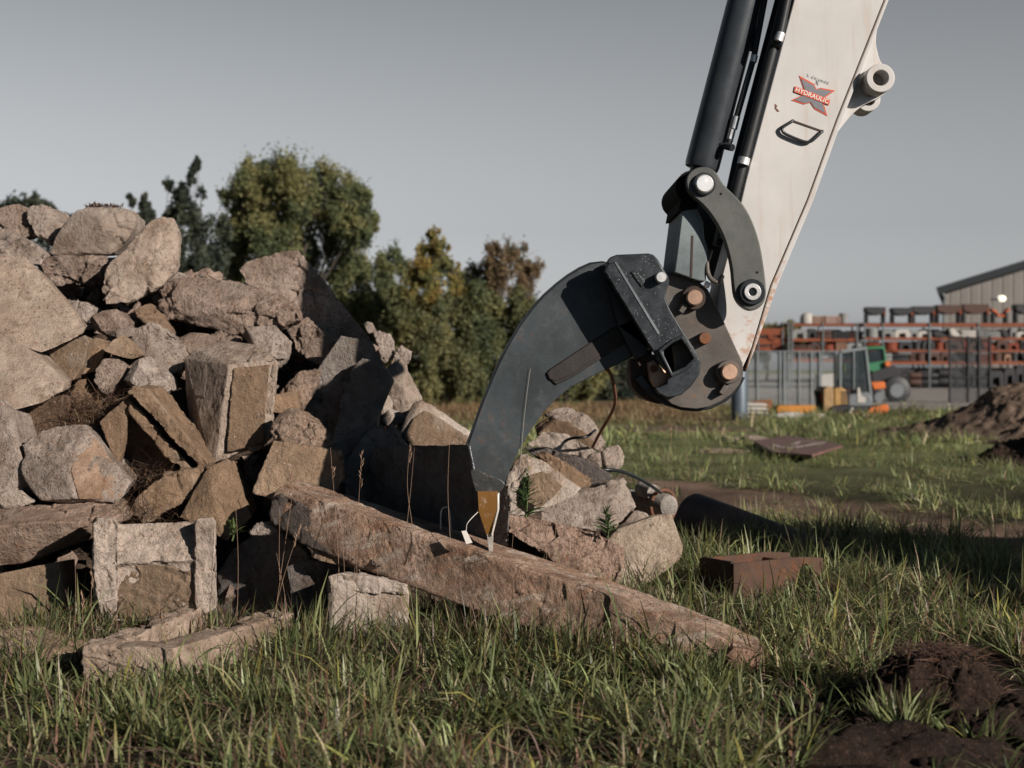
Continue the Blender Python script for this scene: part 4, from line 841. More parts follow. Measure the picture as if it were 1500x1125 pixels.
# ---------------------------------------------------------------- grass
PAL = dict(green=(.12, .15, .058), light=(.285, .305, .14), olive=(.175, .18, .08), dark=(.06, .07, .034), brown=(.21, .13, .085), straw=(.42, .33, .215), plum=(.15, .095, .082), yellow=(.27, .25, .075), red=(.20, .095, .055))
def blades(x, y, L, w, phi, t0, t1, colr, z=None):
    n = len(x); s = np.array([0, .34, .68, 1.0]); z = gheight(x, y)-.01 if z is None else z
    dx, dy = np.cos(phi), np.sin(phi); twist = RNG.uniform(-1.1, 1.1, n)
    sx, sy, sz = -dy*np.cos(twist), dx*np.cos(twist), np.sin(twist)*.6
    colr = colr*1.02
    co = np.empty((n, 8, 3)); px_, pz = np.zeros(n), np.zeros(n); prev = 0
    for k, ss in enumerate(s):
        if k:
            sm = (ss+prev)/2; a = t0+(t1-t0)*sm; dl = (ss-prev)*L
            px_ = px_+np.sin(a)*dl; pz = pz+np.cos(a)*dl; prev = ss
        ww = w*(.75, 1., .72, .06)[k]*.5
        cx_, cy_, cz_ = x+dx*px_, y+dy*px_, z+pz
        co[:, 2*k] = np.stack([cx_-sx*ww, cy_-sy*ww, cz_-sz*ww], 1); co[:, 2*k+1] = np.stack([cx_+sx*ww, cy_+sy*ww, cz_+sz*ww], 1)
    shade = np.repeat(colr[:, None, :], 8, 1)
    b = np.arange(n)[:, None]*8
    q = np.stack([np.concatenate([b+0, b+1, b+3, b+2], 1), np.concatenate([b+2, b+3, b+5, b+4], 1), np.concatenate([b+4, b+5, b+7, b+6], 1)], 1).reshape(-1, 4)
    return co.reshape(-1, 3), q, shade.reshape(-1, 3)
def pick(n, wts):
    ks = list(wts); p = np.array([wts[k] for k in ks], float); p /= p.sum()
    c = np.array([PAL[k] for k in ks])[RNG.choice(len(ks), n, p=p)]
    return c*RNG.uniform(.7, 1.3, (n, 1))*RNG.uniform(.92, 1.08, (n, 3))
def field(n, d0, d1, clump, Lr, wr, wts, pw=1.0, flat_=.0, mask=None, name='grass', label='', spread=.42, keep_dirt=.06, dark=None):
    nc = n//clump
    u = RNG.random(nc); d = (d0**(pw)+u*(d1**pw-d0**pw))**(1/pw); x = RNG.uniform(-spread, spread, nc)*d
    z = zones(x, d)
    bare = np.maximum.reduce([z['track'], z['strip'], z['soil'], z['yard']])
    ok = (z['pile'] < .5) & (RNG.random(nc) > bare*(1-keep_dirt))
    pch = fbm(np.stack([x, d, 0*x], 1)*1.3, 3)
    pch2 = fbm(np.stack([x, d, 0*x+9], 1)*2.6, 3)
    ok &= RNG.random(nc) < .12+1.1*sstep(-.22, .22, pch+.6*pch2)
    if mask is not None: ok &= mask(x, d)
    x, d, pch = x[ok], d[ok], pch[ok]; nc = len(x)
    rep = np.repeat(np.arange(nc), clump); m = len(rep)
    rad = RNG.random(m)**.7*.10*np.clip(d[rep]/8, .8, 4); ang = RNG.uniform(0, 2*np.pi, m)
    bx, by = x[rep]+np.cos(ang)*rad, d[rep]+np.sin(ang)*rad
    lean = RNG.uniform(0, 2*np.pi, nc)
    phi = np.where(RNG.random(m) < .55, ang+RNG.normal(0, .5, m), lean[rep]+RNG.normal(0, .7, m))
    csz = RNG.uniform(.65, 1.25, nc)*(1+.5*pch)
    L = RNG.uniform(*Lr, m)*csz[rep]; w = RNG.uniform(*wr, m)
    t0 = np.abs(RNG.normal(.5+flat_, .5, m)); t1 = t0+np.abs(RNG.normal(.8, .65, m))
    t0 = np.minimum(t0, 1.35); t1 = np.minimum(t1, 1.75)
    c = pick(m, wts)
    hue = fbm(np.stack([x, d, 0*x+5], 1)*.7, 3)[rep][:, None]
    c = c*(1+.8*hue)
    dryc = zones(bx, by)['dry'][:, None]; c = c+(np.array([.24, .145, .085])*RNG.uniform(.6, 1.3, (m, 1))-c)*dryc*.8
    return blades(bx, by, L, w, phi, t0, t1, np.clip(c, .01, .6))
def join(parts):
    co, q, cl, k = [], [], [], 0
    for a, b, c in parts: co.append(a); q.append(b+k); cl.append(c); k += len(a)
    return np.concatenate(co), np.concatenate(q), np.concatenate(cl)
W1 = dict(green=3.2, light=2.6, olive=2.4, dark=2.2, brown=1.5, straw=.5, plum=1.5, yellow=.4)
W2 = dict(green=3, light=2.6, olive=3, dark=1.2, brown=.5, straw=.4, yellow=.3)
WL = dict(green=2, light=1.6, olive=2.2, dark=1.2, brown=2.8, straw=1.6, plum=2, red=.6)
left = lambda x, y: x < .35+RNG.normal(0, .5, len(x))
parts = [field(62000, 4.6, 9.6, 24, (.08, .22), (.0065, .0145), W1, 1.2), field(60000, 4.6, 10.5, 12, (.06, .16), (.003, .007), dict(brown=3, straw=1.5, plum=3, olive=1, dark=1), 1.2, .9), field(22000, 4.6, 11, 20, (.12, .28), (.006, .012), W2, 1.2, .75, mask=lambda x, y: x > .9),
         field(34000, 4.6, 9.0, 12, (.12, .30), (.0055, .0115), WL, 1.2, mask=left),
         field(90000, 4.6, 14, 24, (.10, .25), (.008, .017), W1, 1.2, .1, mask=lambda x, y: np.abs(x) > .405*y, spread=.8),
         field(52000, 4.6, 11, 30, (.05, .14), (.004, .008), W1, 1.2, .35),
         field(5000, 4.8, 8.5, 4, (.18, .36), (.010, .017), dict(light=3, green=2, yellow=1, olive=1), 1.2), field(14000, 4.6, 9.5, 10, (.14, .32), (.004, .009), dict(straw=2, light=2, brown=2, olive=1), 1.2, .75)]
co, q, cl = join(parts)
o = link('grass', raw_mesh('grass', co, q, None, cl), M['grass']); o.data.shade_smooth(); tag(o, 'long tangled foreground grass with brown dead blades', 'grass', None, 'stuff')
parts = [field(50000, 12, 40, 22, (.12, .28), (.016, .03), W2, 1.3, .1, mask=lambda x, y: np.abs(x) > .405*y, spread=.7), field(80000, 9, 32, 24, (.10, .24), (.007, .015), W2, 1.3, .2), field(50000, 26, 58, 22, (.16, .38), (.02, .04), W2, 1.4, .1, spread=.40),
         field(26000, 9, 14, 22, (.18, .34), (.006, .011), W2, 1.2, mask=lambda x, y: (x > 1.2))]
co, q, cl = join(parts); cl = np.clip(cl*1.4, 0, .7)
o = link('meadow_grass', raw_mesh('meadow_grass', co, q, None, cl), M['grass']); o.data.shade_smooth(); tag(o, 'shorter green meadow grass beyond the rubble pile and track', 'grass', None, 'stuff')
# a few rank tufts in fixed places: (x, y) of the photo at the ground, blades, length
TUFT = [(900, 862, 260, .42), (935, 870, 240, .40), (965, 850, 200, .36), (1000, 840, 200, .36), (905, 890, 160, .3), (1030, 822, 160, .34), (1190, 830, 130, .34), (1240, 800, 130, .38), (1330, 812, 150, .38), (1400, 822, 150, .36), (1460, 850, 150, .36), (1130, 806, 130, .36), (1080, 806, 130, .36),
        (250, 935, 140, .22), (300, 930, 160, .24), (340, 930, 120, .24), (440, 950, 120, .3), (620, 935, 130, .28), (560, 960, 140, .3), (700, 955, 160, .34), (760, 960, 150, .32), (850, 975, 180, .36), (1000, 1000, 120, .25), (60, 960, 120, .26), (110, 930, 120, .3), (20, 990, 130, .3), (420, 1010, 150, .36), (1305, 1060, 70, .2), (1330, 1050, 60, .18), (690, 935, 110, .34)]
BROAD = [(690, 985), (760, 1000), (640, 1010), (840, 1005), (900, 1030), (420, 1030), (360, 1055), (520, 1040), (250, 1060), (150, 1040), (590, 1075), (720, 1070), (980, 1050), (1060, 1010), (60, 1020), (1320, 1075), (1450, 1085), (470, 985), (310, 1010), (800, 1060)]+[(RNG.uniform(-20, 1250), RNG.uniform(985, 1120)) for _ in range(46)]
parts = []
for x, y in BROAD:                                 # coarse broad-leaved clumps
    g = G(x+RNG.normal(0, 12), y); n = 46; r = RNG.random(n)**.6*.10; a = RNG.uniform(0, 6.283, n)
    t0 = np.abs(RNG.normal(.45, .3, n)); t1 = t0+np.abs(RNG.normal(.7, .4, n))
    parts.append(blades(g.x+np.cos(a)*r, g.y+np.sin(a)*r, RNG.uniform(.10, .24, n), RNG.uniform(.010, .019, n), a+RNG.normal(0, .5, n), t0, np.minimum(t1, 1.8), pick(n, dict(light=2.5, green=3, olive=2, yellow=.4))))
for x, y, n, L in TUFT:
    g = G(x, y); r = RNG.random(n)**.6*.16; a = RNG.uniform(0, 6.283, n)
    t0 = np.abs(RNG.normal(.15, .2, n)); t1 = t0+np.abs(RNG.normal(.8, .45, n))
    parts.append(blades(g.x+np.cos(a)*r, g.y+np.sin(a)*r*.7, RNG.uniform(.45, 1.1, n)*L, RNG.uniform(.004, .010, n), a+RNG.normal(0, .6, n), t0, t1, pick(n, W1 if x < 900 else W2)))
co, q, cl = join(parts)
o = link('grass', raw_mesh('grass_tufts', co, q, None, cl), M['grass']); o.data.shade_smooth(); tag(o, 'rank grass tufts at the foot of the pile and track', 'grass', None, 'stuff')
# dry stalks with seed heads
def stalks():
    spec = [(452, 930, 425, 690, 8), (400, 905, 432, 700, 7.7), (415, 905, 410, 742, 7.65), (395, 900, 440, 770, 7.6), (425, 910, 405, 810, 7.6), (500, 860, 484, 655, 7.6), (487, 700, 489, 690, 7.9), (660, 800, 659, 635, 7.3), (659, 905, 661, 690, 7.1), (604, 770, 600, 655, 7.5), (596, 770, 607, 655, 7.5), (622, 765, 606, 700, 7.5),
            (524, 900, 530, 660, 7.5), (480, 900, 478, 790, 7.6), (505, 900, 500, 760, 7.5), (552, 950, 548, 790, 7.3), (575, 960, 590, 840, 7.2), (510, 940, 520, 830, 7.3), (628, 960, 615, 800, 7.0), (745, 850, 752, 780, 7.6), (793, 840, 802, 760, 7.7), (800, 840, 808, 775, 7.6), (822, 850, 866, 700, 7.8), (815, 830, 818, 660, 8.2), (812, 820, 822, 660, 8.2),
            (1010, 700, 990, 600, 10), (1002, 730, 1012, 650, 10), (985, 720, 982, 620, 10), (1020, 770, 1015, 690, 10.5), (1180, 790, 1165, 730, 10.8), (1195, 800, 1150, 700, 10.8), (1370, 780, 1362, 735, 11), (1385, 800, 1355, 690, 11), (880, 640, 912, 500, 9.4), (742, 960, 752, 850, 6.9), (720, 965, 700, 860, 6.9), (860, 960, 850, 880, 6.7), (900, 985, 905, 900, 6.6), (930, 985, 910, 880, 6.6),
            (130, 985, 120, 870, 6.7), (105, 960, 110, 820, 7.0), (160, 965, 110, 790, 7.2), (140, 950, 135, 840, 7.2), (350, 960, 345, 760, 7.3), (345, 960, 342, 690, 7.4), (270, 1000, 230, 890, 6.4), (75, 1090, 60, 960, 5.6), (85, 1080, 45, 930, 5.6), (40, 1090, 20, 960, 5.6), (110, 1100, 130, 960, 5.6), (215, 1110, 235, 960, 5.6), (1000, 1010, 985, 930, 6.4), (1110, 975, 1125, 930, 6.6)]
    mb = MB(); v = []
    cs = []
    for i, (x0, y0, x1, y1, d) in enumerate(spec):
        if i % 5 in (1, 3) and i > 7: continue
        a = P(x0, y0, d); b = P(x1, y1, d+RNG.uniform(-.1, .15)); a.z = min(a.z, .02) if a.z < .5 else a.z
        m_ = (a+b)/2+Vector((RNG.uniform(-.02, .02), 0, 0))
        mb.tube(spline([a, m_, b], 5), .0015, 5, .0008)
        if i % 3 == 0:
            for k in range(9):
                t = .80+.022*k; p = a+(b-a)*t; q = p+Vector((RNG.uniform(-.016, .016), RNG.uniform(-.012, .012), .028))
                mb.tube([p, (p+q)/2, q], [.001, .0026, .0006], 4)
    mb.build('dry_stalks', M['stalk'], None, (0, 7, 0), smooth=60)
M['stalk'] = flat('dry_stalk', (.30, .19, .125), .8, 0, .3)
stalks(); o = bpy.data.objects['dry_stalks']; tag(o, 'thin tan dry grass stalks with seed heads standing around the beam', 'dry grass', None, 'stuff')
# ---------------------------------------------------------------- turned soil at the lower right
def clod(label, x, y, rx, ry, h, seed, mat='darksoil', name='soil_clod', cat='soil clod', d=None, n=110, amp=.3, p0=.35):
    g = G(x, y); u = np.linspace(-1, 1, n); X, Y = np.meshgrid(u, u); r = np.sqrt(X**2+Y**2)
    xx, yy = g.x+X.ravel()*rx*1.15, g.y+Y.ravel()*ry*1.15
    p = np.stack([xx, yy, 0*xx+seed], 1); k = 1/max(rx, ry)
    hh = h*(1-sstep(p0, 1.0, r.ravel()+.35*fbm(p*1.6*k, 3)))
    g_, d_, e_ = cells(p*np.array([11*k, 11*k, 1])); g2_, d2_, e2_ = cells(p*np.array([30*k, 30*k, 1])+5)
    z = hh*(1+amp*fbm(p*4*k, 4))+np.clip(hh*4/h, 0, 1)*h*(.06*g_[:, 0]*sstep(0, .45, e_)+.045*g2_[:, 0]*sstep(0, .45, e2_)+.05*fbm(p*26*k, 3))-.03*k**-1*.3*(r.ravel() > .9)-.04
    i = np.arange((n-1)*n).reshape(n-1, n)[:, :-1].ravel()
    xx = xx+fbm(p*7*k+3, 3)*rx*.03; yy = yy+fbm(p*7*k+13, 3)*ry*.03
    m = raw_mesh(name, np.stack([xx, yy, z], 1), np.stack([i, i+1, i+n+1, i+n], 1)); m.shade_smooth()
    o = link(name, m, M[mat], None, (g.x, g.y, 0)); return tag(o, label, cat)
clod('dark clump of torn turf with brown roots in the grass at the lower right', 1365, 1035, .36, .30, .25, 3, amp=.16)
clod('low spread of black turned soil below the torn turf clump', 1240, 1100, .62, .34, .10, 9, amp=.5)
clod('dark soil crumbs beyond the right end of the torn turf clump', 1490, 1060, .42, .3, .12, 15)
# crumbs of soil thrown about the hole
def crumbs():
    n = 900; r = RNG; x = r.normal(1.55, .5, n); y = r.normal(5.75, .32, n); s = .006+.030*r.random(n)**3
    ico = bmesh.new(); bmesh.ops.create_icosphere(ico, subdivisions=1, radius=1); v0 = np.array([v.co[:] for v in ico.verts]); f0 = np.array([[v.index for v in f.verts] for f in ico.faces]); ico.free()
    k = len(v0); co = v0[None]*s[:, None, None]*r.uniform(.65, 1.3, (n, k, 1))*np.array([1, 1, .75]); co += np.stack([x, y, gheight(x, y)+s*.4+.01], 1)[:, None]
    m = raw_mesh('soil_crumbs', co.reshape(-1, 3), None, (f0[None]+np.arange(n)[:, None, None]*k).reshape(-1, 3)); o = link('soil_crumbs', m, M['darksoil']); tag(o, 'small crumbs of dark soil strewn round the torn turf', 'soil', None, 'stuff')
crumbs()
# red brown roots on the clump
def roots():
    n = 1500; g = G(1375, 1030); a = RNG.uniform(0, 6.28, n); r = RNG.random(n)**.6*.33
    x, y = g.x+np.cos(a)*r, g.y+np.sin(a)*r*.85
    z = .24*(1-sstep(.12, .36, r))-.01
    return blades(x, y, RNG.uniform(.05, .15, n), RNG.uniform(.003, .006, n), RNG.uniform(0, 6.28, n), RNG.uniform(.9, 1.5, n), RNG.uniform(1.4, 2.4, n), pick(n, dict(plum=2, brown=2, red=.6)), z)
co, q, cl = roots(); o = link('dead_grass_roots', raw_mesh('dead_grass_roots', co, q, None, cl), M['grass']); tag(o, 'brown roots and dead blades matted over the dark turf clump', 'roots', None, 'stuff')
def litter():
    n = 2600; x = RNG.uniform(-4, .4, n); y = RNG.uniform(7.7, 8.2, n)
    a, b = [], []
    pts = [(205, 700, 8.50, .10, 220), (120, 600, 8.86, .14, 400), (150, 600, 8.8, .14, 300), (205, 755, 8.25, .09, 220), (130, 620, 8.7, .1, 250)]
    out = []
    for x0, y0, d, s, k in pts:
        p = P(x0, y0, d); out.append(blades(p.x+RNG.normal(0, s, k), p.y+RNG.normal(0, s*.4, k), RNG.uniform(.05, .2, k), RNG.uniform(.002, .006, k), RNG.uniform(0, 6.28, k), RNG.uniform(.3, 1.6, k), RNG.uniform(.8, 3, k), pick(k, dict(plum=2, brown=3, straw=.5)), p.z+RNG.normal(0, s*.45, k)))
    return join(out)
co, q, cl = litter(); o = link('dead_leaf_litter', raw_mesh('dead_leaf_litter', co, q, None, cl), M['grass']); tag(o, 'brown dead stems and leaf litter caught among the rubble', 'litter', None, 'stuff')
# moss and weeds on the crest block
k = 260; p = P(150, 303, 10.45); co, q, cl = blades(p.x+RNG.uniform(-.13, .13, k), p.y+RNG.uniform(-.05, .1, k), RNG.uniform(.02, .06, k), RNG.uniform(.006, .012, k), RNG.uniform(0, 6.28, k), RNG.uniform(.2, 1.3, k), RNG.uniform(.8, 2, k), pick(k, dict(plum=2, brown=3, red=2)), p.z+RNG.uniform(-.02, .01, k))
o = link('moss', raw_mesh('moss', co, q, None, cl), M['grass']); tag(o, 'brown dry moss on top of the highest crest block', 'moss', None, 'stuff')
# ---------------------------------------------------------------- weeds
def weed(label, x, y, d, h, nl, ll, cols, seed):
    r = np.random.default_rng(seed); base = P(x, y, d); root = empty('weed_plant', base); tag(root, label, 'weed', None)
    MB().tube(spline([base, base+Vector((.01, 0, h*.5)), base+Vector((-.01, 0, h))], 4), .006, 7, .002).build('stem', M['weedstem'], root, smooth=60)
    t = r.random(nl); z = base.z+.02+t*h*.95
    L = ll*(1.1-.75*t)*r.uniform(.75, 1.2, nl)
    c = np.array([cols[i] for i in r.integers(0, len(cols), nl)])*r.uniform(.7, 1.3, (nl, 1))
    co, q, cl = blades(np.full(nl, base.x)+r.normal(0, .006, nl), np.full(nl, base.y)+r.normal(0, .006, nl), L, np.full(nl, .016)*(1.1-.5*t), r.uniform(0, 6.28, nl), .35+.7*(1-t)+r.normal(0, .12, nl), 1.2+.6*(1-t)+r.normal(0, .2, nl), c, z)
    m = raw_mesh('foliage', co-np.array(base), q, None, cl); f = link('foliage', m, M['grass'], root, None); f.location = (0, 0, 0)
M['weedstem'] = flat('weed_stem', (.10, .13, .05), .7)
GRN = [(.06, .095, .035), (.085, .13, .05), (.045, .075, .03)]
weed('dark green leafy weed on the rubble right of the ripper tooth', 770, 762, 8.85, .24, 80, .17, GRN, 1)
weed('smaller green weed on the pink chunk left of the pale smooth block', 890, 788, 8.7, .17, 50, .12, GRN, 2)
weed('thin yellow green weed in front of the broad white edged block', 772, 738, 8.9, .22, 30, .06, [(.22, .23, .06), (.17, .2, .06)], 3)
weed('small bright green weed at the foot of the smooth brown block', 340, 792, 8.0, .08, 30, .12, [(.14, .19, .06), (.10, .15, .05)], 4)
# ---------------------------------------------------------------- scrap
def wire(label, pts, r, mat, name='wire', cat='wire'):
    o = MB().tube(spline([P(*p) for p in pts], 8), r, 8).build(name, M[mat], smooth=60); return tag(o, label, cat)
wire('rusty bent wire curling up under the coupler', [(868, 655, 9.9), (880, 632, 9.6), (893, 610, 9.2), (901, 590, 8.8), (899, 565, 8.4), (893, 545, 8.1), (882, 538, 7.9)], .011, 'rust')
wire('black bent reinforcing bar sticking out of the narrow pink bar', [(818, 662, 9.6), (826, 648, 9.6), (838, 642, 9.6), (858, 640, 9.6), (872, 630, 9.7)], .010, 'black', 'reinforcing_bar', 'reinforcing bar')
wire('black cable running from the rubble to the white pipe', [(868, 690, 9.8), (890, 688, 9.8), (915, 692, 9.9), (945, 706, 10.1), (968, 722, 10.3)], .013, 'black', 'cable', 'cable')
wire('thin pale wire loop standing in front of the dark flat block', [(646, 790, 7.7), (646, 752, 7.7), (652, 743, 7.7), (659, 750, 7.7), (661, 800, 7.7)], .004, 'galv')
# white pipe with rusty hoop
a, b = P(918, 733, 10.75), P(983, 742, 10.3); wp = MB().tube([a, a+(b-a)*.9, a+(b-a)*.96, b], [.088, .088, .08, .045], 18).build('pipe', M['whitepipe'], smooth=40); tag(wp, 'broken white pipe lying behind the pale smooth block', 'pipe')
lug_ = MB().tube([P(958, 722, 10.35), P(940, 716, 10.5)], .06, 14).build('pipe_fragment', M['whitepipe'], wp, smooth=40)
hc = P(972, 741, 10.37); ax = (b-a).normalized(); u = ax.cross(Vector((0, 0, 1))).normalized(); v = ax.cross(u)
o = MB().tube([hc+(u*math.cos(t)+v*math.sin(t))*.118 for t in np.linspace(0, 5.9, 26)], .013, 8).build('hoop', M['rust'], smooth=60); tag(o, 'rusty wire hoop round the end of the white pipe', 'hoop')
# big half sunk steel pipe
a, b = P(1014, 754, 12.2), P(1225, 800, 11.0); a.z, b.z = .15, -.16
o = MB().ring(a, b, .225, .202, 48).build('pipe', M['bigpipe'], smooth=40); tag(o, 'large rusty steel pipe half sunk in grass by the dirt track', 'pipe')
# rusty steel box
def rbox():
    A, B_ = G(1075, 884), G(1206, 868); ux = (B_-A).normalized(); uy = Vector((-ux.y, ux.x, 0)); Lb = (B_-A).length; h = .245; dp_ = .30
    def q(s, t, z): return A+ux*s+uy*t+Vector((0, 0, z))
    root = empty('steel_box', A); tag(root, 'rusty open steel box with arched notch lying in the right hand grass', 'steel box')
    arch = [(Lb*.70, 0), (Lb*.70, .12), (Lb*.74, .18), (Lb*.80, .20), (Lb*.86, .17), (Lb*.88, .1), (Lb*.88, 0)]
    out = [(0, 0)]+arch+[(Lb, 0), (Lb, h*.92), (Lb*.75, h), (0, h)]
    MB().prism([q(s, 0, z) for s, z in out], 0, vec=uy*.022).build('front_plate', M['boxrust'], root, bevel=.004)
    MB().prism([q(s, dp_, z) for s, z in out], 0, vec=uy*.022).build('back_plate', M['boxrust'], root, bevel=.004)
    MB().prism([q(.0, .025, 0), q(.0, dp_-.003, 0), q(.0, dp_-.003, h+.01), q(.0, .025, h+.01)], 0, vec=ux*.022).build('end_plate', M['dkrust'], root, bevel=.004)
    MB().prism([q(Lb*.68, .025, 0), q(Lb*.68, dp_-.003, 0), q(Lb*.68, dp_-.003, h-.03), q(Lb*.68, .025, h-.03)], 0, vec=ux*.02).build('divider', M['rust'], root, bevel=.004)
    MB().prism([q(.025, .025, h*.55), q(Lb*.67, .025, h*.7), q(Lb*.67, dp_-.003, h*.7), q(.025, dp_-.003, h*.55)], 0, vec=Vector((0, 0, .018))).build('shelf_plate', M['orangerust'], root, bevel=.003)
M['orangerust'] = metal('orange_rust_plate', (.20, .085, .035), .5, .75, (.26, .11, .045), 0, .1, .4)
M['whitepipe'] = concrete('white_pipe_clay', (.46, .42, .38), (.34, .31, .28), (.2, .16, .13), .05, .6, .8)
M['bigpipe'] = metal('brown_pipe_steel', (.075, .05, .043), .5, .6, (.13, .07, .05), 0, .2, .25)
for o_ in (wp, lug_): o_.data.materials.clear(); o_.data.materials.append(M['whitepipe'])
bpy.data.objects['pipe.001'].data.materials.clear(); bpy.data.objects['pipe.001'].data.materials.append(M['bigpipe'])
rbox()
# red plate with chalk marks in the far grass
pl = [G(*p) for p in ((1104, 657), (1150, 648), (1205, 656), (1234, 664), (1190, 679), (1132, 675))]
up = Vector((0, 0, .14)); M['redplate'] = metal('red_primer_plate', (.105, .055, .045), .25, .6, (.14, .06, .045), 0, .2, .15)
o = MB().prism([p+up for p in pl], 0, vec=Vector((0, 0, -.05))).build('steel_plate', M['redplate'], bevel=.01); tag(o, 'dark red steel plate with chalk marks lying in the far grass', 'steel plate')
def chalk(p0, p1, w):
    a, b = G(*p0)+up, G(*p1)+up; return MB().beam(a+Vector((0, 0, .006)), b+Vector((0, 0, .006)), w, .004)
M['chalk'] = flat('chalk', (.36, .30, .27), .9, 0, .4)
for p0, p1, w in (((1160, 669), (1205, 660), .12), ((1172, 658), (1200, 661), .10), ((1162, 664), (1172, 658), .08), ((1140, 666), (1143, 668), .1), ((1147, 667), (1149, 669), .1), ((1153, 668), (1156, 670), .1), ((1135, 664), (1138, 666), .1)):
    chalk(p0, p1, w).build('chalk_mark', M['chalk'], o)
# paper tag beside the tooth
M['paper'] = flat('paper', (.70, .64, .58), .8, 0, .1)
o = MB().prism([P(676, 778, 7.3), P(683, 777, 7.3), P(692, 795, 7.29), P(683, 797, 7.29)], .003).build('paper_tag', M['paper']); tag(o, 'small pale paper tag hanging left of the ripper tooth', 'tag')
MB().tube(spline([P(683, 777, 7.3), P(684, 768, 7.3), P(690, 760, 7.31), P(700, 750, 7.35)], 4), .0018, 6).build('string', M['paper'], o, smooth=60)
# ---------------------------------------------------------------- trees
def leaves(pos, size, cols, r, flat_=0.0):
    n = len(pos); a = r.normal(0, 1, (n, 3)); a /= np.linalg.norm(a, axis=1)[:, None]
    b = r.normal(0, 1, (n, 3)); b -= (b*a).sum(1)[:, None]*a; b /= np.linalg.norm(b, axis=1)[:, None]
    s = (size*r.uniform(.6, 1.35, n))[:, None]
    co = np.stack([pos-a*s, pos+b*s*.42, pos+a*s, pos-b*s*.42], 1).reshape(-1, 3)
    i = np.arange(n)[:, None]*4
    return co, np.concatenate([i, i+1, i+2, i+3], 1), np.repeat(cols, 4, 0)
def tree(name, label, cat, base, d, lobes, pal, dens=1.0, leaf=.13, trunk=.14, seed=1, group=None, gap=-.05, tip=None, depth=1.0, spray=0.0):
    r = np.random.default_rng(seed); k = d/F; b = P(base[0], base[1], d); b.z = 0
    root = empty(name, b); tag(root, label, cat, group)
    L = [(P(x, y, d+r.uniform(-1, 1)*rr*k*depth), rr*k) for x, y, rr in lobes]
    cz = max(c.z for c, _ in L)
    tb = MB(); topc = max(L, key=lambda q: q[0].z)[0]
    mid = Vector((b.x*.5+topc.x*.5, b.y, topc.z*.45))
    tb.tube(spline([b-Vector((0, 0, .1)), b+(mid-b)*.5+Vector((r.normal(0, .1), 0, 0)), mid, topc], 5), trunk, 9, trunk*.10)
    for c, rr in L:
        s = b+(mid-b)*r.uniform(.45, 1.0)
        m_ = (s+c)/2+Vector((r.normal(0, .2), r.normal(0, .2), -.05*rr))
        tb.tube(spline([s, m_, c], 4), trunk*.42, 6, trunk*.08)
        for _ in range(5):
            v = Vector(r.normal(0, 1, 3)).normalized()*rr*r.uniform(.5, 1.02); v.z = abs(v.z)*.8
            tb.tube([c-Vector((0, 0, rr*.3)), c+v*.5, c+v], trunk*.10, 4, trunk*.03)
    tb.build('trunk', M['bark'], root, b, smooth=60)
    P_, C_ = [], []
    S_ = []
    for c, rr in L:                       # every limb carries several uneven sprays
        S_.append((c, rr*.72))
        for _ in range(8):
            v = Vector(r.normal(0, 1, 3)).normalized()*rr*r.uniform(.45, .95); S_.append((c+v, rr*r.uniform(.22, .46)))
    for c, rr in S_:
        n = int(760*dens*(rr/(leaf*6))**2)+40
        v = r.normal(0, 1, (n, 3)); v /= np.linalg.norm(v, axis=1)[:, None]
        rad = rr*(r.random(n)**.42)*(1+.28*r.normal(0, 1, n)*.6)*np.where(r.random(n) < .14, r.uniform(1.1, 1.55, n), 1)
        p = np.array(c)+v*rad[:, None]*(np.array([1, 1, .92]) if rr > 1 else np.array([.8, .8, 1.3]))
        if spray: p[:, 2] += np.abs(r.normal(0, spray, n))*rr*(r.random(n) < .3)
        keep = fbm(p*(1.1/max(.35, leaf*5))+seed*3.1, 3)+.20*r.normal(0, 1, n) > gap
        p = p[keep & (p[:, 2] > .05)]; P_.append(p)
        t = np.clip(.5+1.3*fbm(p*.75+seed, 3)+r.normal(0, .18, len(p)), 0, .999)
        pa = np.array(pal); C_.append(pa[(t*len(pa)).astype(int)]*r.uniform(.7, 1.3, (len(p), 1)))
    p = np.concatenate(P_); c = np.concatenate(C_)*1.3
    co, q, cl = leaves(p, leaf, c, r)
    m = raw_mesh('crown', co-np.array(b), q, None, cl); f = link('crown', m, M['leaf'], root, None); f.location = (0, 0, 0)
    return root
OL = [(.085, .105, .055), (.115, .135, .066), (.145, .160, .074), (.175, .178, .080), (.21, .195, .085)]
DK = [(.035, .046, .036), (.05, .062, .046), (.066, .078, .055), (.085, .094, .064)]
YL = [(.13, .145, .065), (.18, .175, .07), (.24, .19, .06), (.30, .21, .06)]
RD = [(.11, .105, .06), (.16, .125, .07), (.20, .135, .08), (.22, .16, .09)]
BU = [(.10, .11, .055), (.14, .145, .068), (.175, .17, .078), (.22, .20, .09)]
TR = 'trees along the far edge of the meadow'
tree('tree', 'tallest broad olive green tree behind the crest of the pile', 'tree', (430, 592), 62, [(405, 262, 38), (365, 262, 30), (352, 295, 36), (385, 300, 44), (440, 275, 42), (475, 262, 26), (498, 292, 42), (530, 300, 22), (520, 330, 36), (545, 325, 16), (460, 325, 50), (400, 350, 52), (345, 340, 40), (500, 372, 44), (350, 400, 50), (430, 405, 56), (520, 415, 44), (480, 470, 52), (400, 470, 50), (540, 470, 40), (330, 290, 14)], OL, 1.5, .085, .26, 5, TR, -.04, spray=.4)
